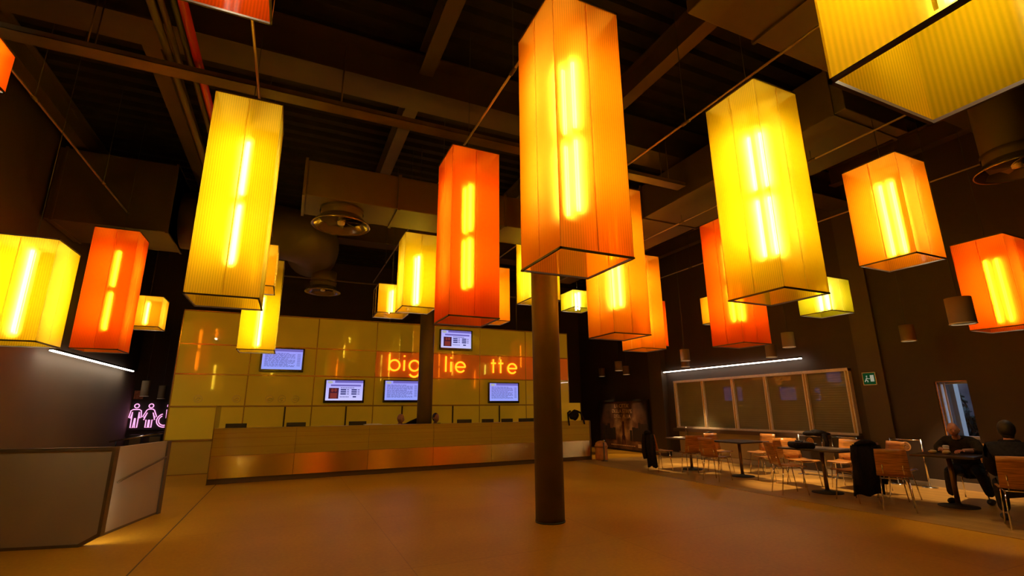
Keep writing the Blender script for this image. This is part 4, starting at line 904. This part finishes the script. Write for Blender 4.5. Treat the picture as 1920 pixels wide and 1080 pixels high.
E_T = [('pelvis', 'belly'), ('belly', 'chest'), ('chest', 'neck0'), ('neck0', 'neck'), ('neck', 'skull'), ('chest', 'rs'), ('rs', 're'), ('re', 'rw'), ('chest', 'ls'), ('ls', 'le'), ('le', 'lw'), ('pelvis', 'rh'), ('rh', 'rk'), ('rk', 'ra'), ('pelvis', 'lh'), ('lh', 'lk'), ('lk', 'la')]
def grow(j, keys, d): return {k: (j[k][0], (j[k][1][0] + d, j[k][1][1] + d) if isinstance(j[k][1], tuple) else j[k][1] + d) for k in keys}
TOPK = ['chest', 'belly', 'neck0', 'rs', 're', 'rw', 'ls', 'le', 'lw', 'pelvis']; TOPE = [('chest', 'belly'), ('belly', 'pelvis'), ('chest', 'neck0'), ('chest', 'rs'), ('rs', 're'), ('re', 'rw'), ('chest', 'ls'), ('ls', 'le'), ('le', 'lw')]
LEGK = ['pelvis', 'rh', 'rk', 'ra', 'lh', 'lk', 'la']; LEGE = [('pelvis', 'rh'), ('rh', 'rk'), ('rk', 'ra'), ('pelvis', 'lh'), ('lh', 'lk'), ('lk', 'la')]
def person(t, J, base, f, up_head, head_c, hands, headf=None, shirt=M_CLOTHB, legs=M_JEAN, sleeve_short=False, scl=(.95, .95, .9)):
    global o0
    o0 = base; b = MB(); vs_, fs_ = skin_mesh(rel(J), [e for e in E_T if e[0] in J and e[1] in J])
    ref = []                                                   # what is bare and what is clothed, by the nearest bone
    for a_, c_ in E_T:
        for q in range(5):
            p_ = (Vector(J[a_][0]) * (4 - q) + Vector(J[c_][0]) * q) / 4 - o0
            bare = c_ == 'skull' or (c_ == 'neck' and q > 2) or (c_ in ('rw', 'lw') and q > (1 if sleeve_short else 3))
            ref.append((p_, 0 if bare else (4 if c_[1:] in ('h', 'k', 'a') and c_ != 'neck' else 3)))
    for f_ in fs_:
        m_ = sum((Vector(vs_[i]) for i in f_), Vector()) / len(f_); k_ = min(ref, key=lambda r: (r[0] - m_).length_squared)[1]
        b.add([vs_[i] for i in f_], [tuple(range(len(f_)))], k_, True)
    head(b, Vector(head_c) - o0, headf or f, up_head)
    for w_, d, u, s in hands: hand(b, Vector(w_) - o0, d, u, s)
    b.build('body', SK + [shirt, legs], t)
    JJ = dict(J)
    if sleeve_short:
        for s in 'rl':
            e, q = Vector(J[s + 'e'][0]), Vector(J[s + 'w'][0]); JJ[s + 'w'] = (tuple(e + (q - e) * .35), .044)
    t.scale = scl
    cloth('jacket', rel(grow(JJ, TOPK, .03)), TOPE, shirt, t)
    if 'rk' in J:
        cloth('trousers', rel(grow(J, LEGK, .022)), LEGE, legs, t)
        for s in 'rl':
            a = Vector(J[s + 'a'][0]) - o0; a.z = .0; ff = Vector(f)
            MB().ball(a + ff * .07 + Vector((0, 0, .045)), (1, 1, 1), 14, 9, fn=lambda v: ff * (v.x * .145) + Vector((-ff.y, ff.x, 0)) * (v.y * .05) + Vector((0, 0, max(v.z, -.98) * .045))).build('shoe', M_BLACK, t)
person(pm, B1, o0, f1, Vector((-.1, -.02, 1)), L1(.44, 0, 1.20), [(L1(.63, .12, .872), f1 - r1 * .25, (0, 0, 1), 1), (L1(.66, -.10, .872), f1 + r1 * .3, (0, 0, 1), -1)], headf=Vector((-.88, -.40, -.12)), shirt=M_CLOTHN, sleeve_short=True)
fr_ = MB(); hc = Vector(L1(.44, 0, 1.20)) - o0; hb = math.atan2(.40, .88)
fr_.tube([hc + Vector((.082 * math.cos(hb + a), .082 * math.sin(hb + a), -.01 - .02 * math.cos(a))) for a in [-1.25 + 2.5 * i / 12 for i in range(13)]], [.006] + [.014] * 11 + [.006], 8).build('hair_fringe', M_HAIR, pm)
# dark-haired man on the near chair
f2 = Vector((.86, .5, 0)).normalized(); r2 = Vector((f2.y, -f2.x, 0)); b2_ = Vector((8.30, 3.20, ZF))
def L2(fw, rt, z): return tuple(b2_ + f2 * fw + r2 * rt + Vector((0, 0, z)))
pm2 = thing('person', 'dark-haired man in black seated with his back to the room at the right edge', 'person', b2_)
B2 = {'pelvis': (L2(-.02, 0, .55), (.15, .12)), 'belly': (L2(-.0, 0, .74), (.16, .125)), 'chest': (L2(.05, 0, .95), (.175, .13)), 'neck0': (L2(.08, 0, 1.09), .075), 'neck': (L2(.10, 0, 1.14), .055), 'skull': (L2(.11, 0, 1.2), .05),
      'rs': (L2(.05, .195, 1.01), .078), 're': (L2(.10, .25, .74), .052), 'rw': (L2(.30, .15, .63), .033), 'ls': (L2(.05, -.195, 1.01), .078), 'le': (L2(.10, -.25, .74), .052), 'lw': (L2(.30, -.13, .63), .033),
      'rh': (L2(.03, .10, .52), .10), 'rk': (L2(.44, .17, .53), .07), 'ra': (L2(.36, .2, .11), .046), 'lh': (L2(.03, -.10, .52), .10), 'lk': (L2(.43, -.15, .53), .07), 'la': (L2(.42, -.16, .11), .046)}
person(pm2, B2, b2_, f2, Vector((0, 0, 1)), L2(.125, 0, 1.265), [(L2(.30, .15, .63), f2 - r2 * .4 - Vector((0, 0, .2)), (0, 0, 1), 1), (L2(.30, -.13, .63), f2 + r2 * .4 - Vector((0, 0, .2)), (0, 0, 1), -1)])
hc = Vector(L2(.125, 0, 1.265)) - b2_
def hairfn(v):
    q = f2 * v.y + Vector((f2.y, -f2.x, 0)) * v.x + Vector((0, 0, v.z))
    return q
MB().ball(hc + Vector((0, 0, .014)) - f2 * .026, (.092, .098, .122), 20, 14, fn=hairfn).ball(hc + Vector((0, 0, -.075)) - f2 * .045, (.062, .045, .06), 16, 10, fn=hairfn).build('hair', M_HAIR, pm2)
MB().tube([Vector(L2(.10, 0, 1.10)) - b2_ + (f2 * math.cos(a) + r2 * math.sin(a)) * .085 for a in [2 * PI * i / 16 for i in range(16)]], .032, 8, closed=True).build('jacket_collar', M_CLOTHB, pm2)
# clerk behind the counter
b3 = Vector((2.66, 13.25, 0)); f3 = Vector((.35, -.94, 0)).normalized(); r3 = Vector((f3.y, -f3.x, 0))
def L3(fw, rt, z): return tuple(b3 + f3 * fw + r3 * rt + Vector((0, 0, z)))
pc_ = thing('person', 'balding clerk in a dark top seated behind the counter, arm stretched towards the rear column', 'person', b3)
B3 = {'pelvis': (L3(0, 0, .52), (.15, .12)), 'belly': (L3(.02, 0, .68), (.15, .12)), 'chest': (L3(.06, 0, .88), (.165, .12)), 'neck0': (L3(.09, 0, 1.0), .07), 'neck': (L3(.1, 0, 1.06), .05), 'skull': (L3(.11, 0, 1.12), .048),
      'rs': (L3(.06, .18, .94), .07), 're': (L3(.16, .22, .74), .048), 'rw': (L3(.36, .12, .80), .031), 'ls': (L3(.06, -.18, .97), .07), 'le': (L3(.12, -.40, 1.08), .048), 'lw': (L3(.14, -.62, 1.17), .031),
      'rh': (L3(.03, .10, .50), .09), 'rk': (L3(.42, .14, .50), .066), 'ra': (L3(.40, .15, .1), .044), 'lh': (L3(.03, -.10, .50), .09), 'lk': (L3(.42, -.14, .50), .066), 'la': (L3(.40, -.15, .1), .044)}
person(pc_, B3, b3, f3, Vector((0, 0, 1)), L3(.13, 0, 1.18), [(L3(.36, .12, .80), f3, (0, 0, 1), 1), (L3(.14, -.62, 1.17), -r3 + f3 * .1, (0, 0, 1), -1)], headf=Vector((.7, -.6, -.1)), scl=(1, 1, 1.04))
b4 = Vector((3.66, 13.42, 0)); 
def L4(fw, rt, z): return tuple(b4 + f3 * fw + r3 * rt + Vector((0, 0, z)))
B4 = {k: (tuple(Vector(p) - b3 + b4), r) for k, (p, r) in B3.items()}
B4['le'] = (L4(.2, -.24, .76), .048); B4['lw'] = (L4(.4, -.12, .80), .031)
pd_ = thing('person', 'clerk in a black top mostly hidden by the rear column behind the counter', 'person', b4)
person(pd_, B4, b4, f3, Vector((0, 0, 1)), L4(.13, 0, 1.18), [(L4(.36, .12, .80), f3, (0, 0, 1), 1), (L4(.4, -.12, .80), f3, (0, 0, 1), -1)], scl=(1, 1, 1.04))
MB().ball(Vector(L4(.12, 0, 1.2)) - b4 - f3 * .015, (.086, .1, .115), 18, 12, fn=lambda v: f3 * v.y + r3 * v.x + Vector((0, 0, v.z))).build('hair', M_HAIR, pd_)
for bb, lb in ((b3, 'stool under the balding clerk behind the counter'), (b4, 'stool under the clerk hidden by the rear column')):
    t = thing('clerk_stool', lb, 'stool', bb)
    MB().lathe([(.17, .40), (.19, .42), (.19, .44), (.1, .455)], n=20).build('seat', M_BLACK, t); MB().lathe([(.03, .03), (.03, .40)], n=12).build('pedestal', M_CHROME, t); MB().lathe([(.2, 0), (.2, .015), (.04, .035)], n=20).build('foot_plate', M_BLACK, t)
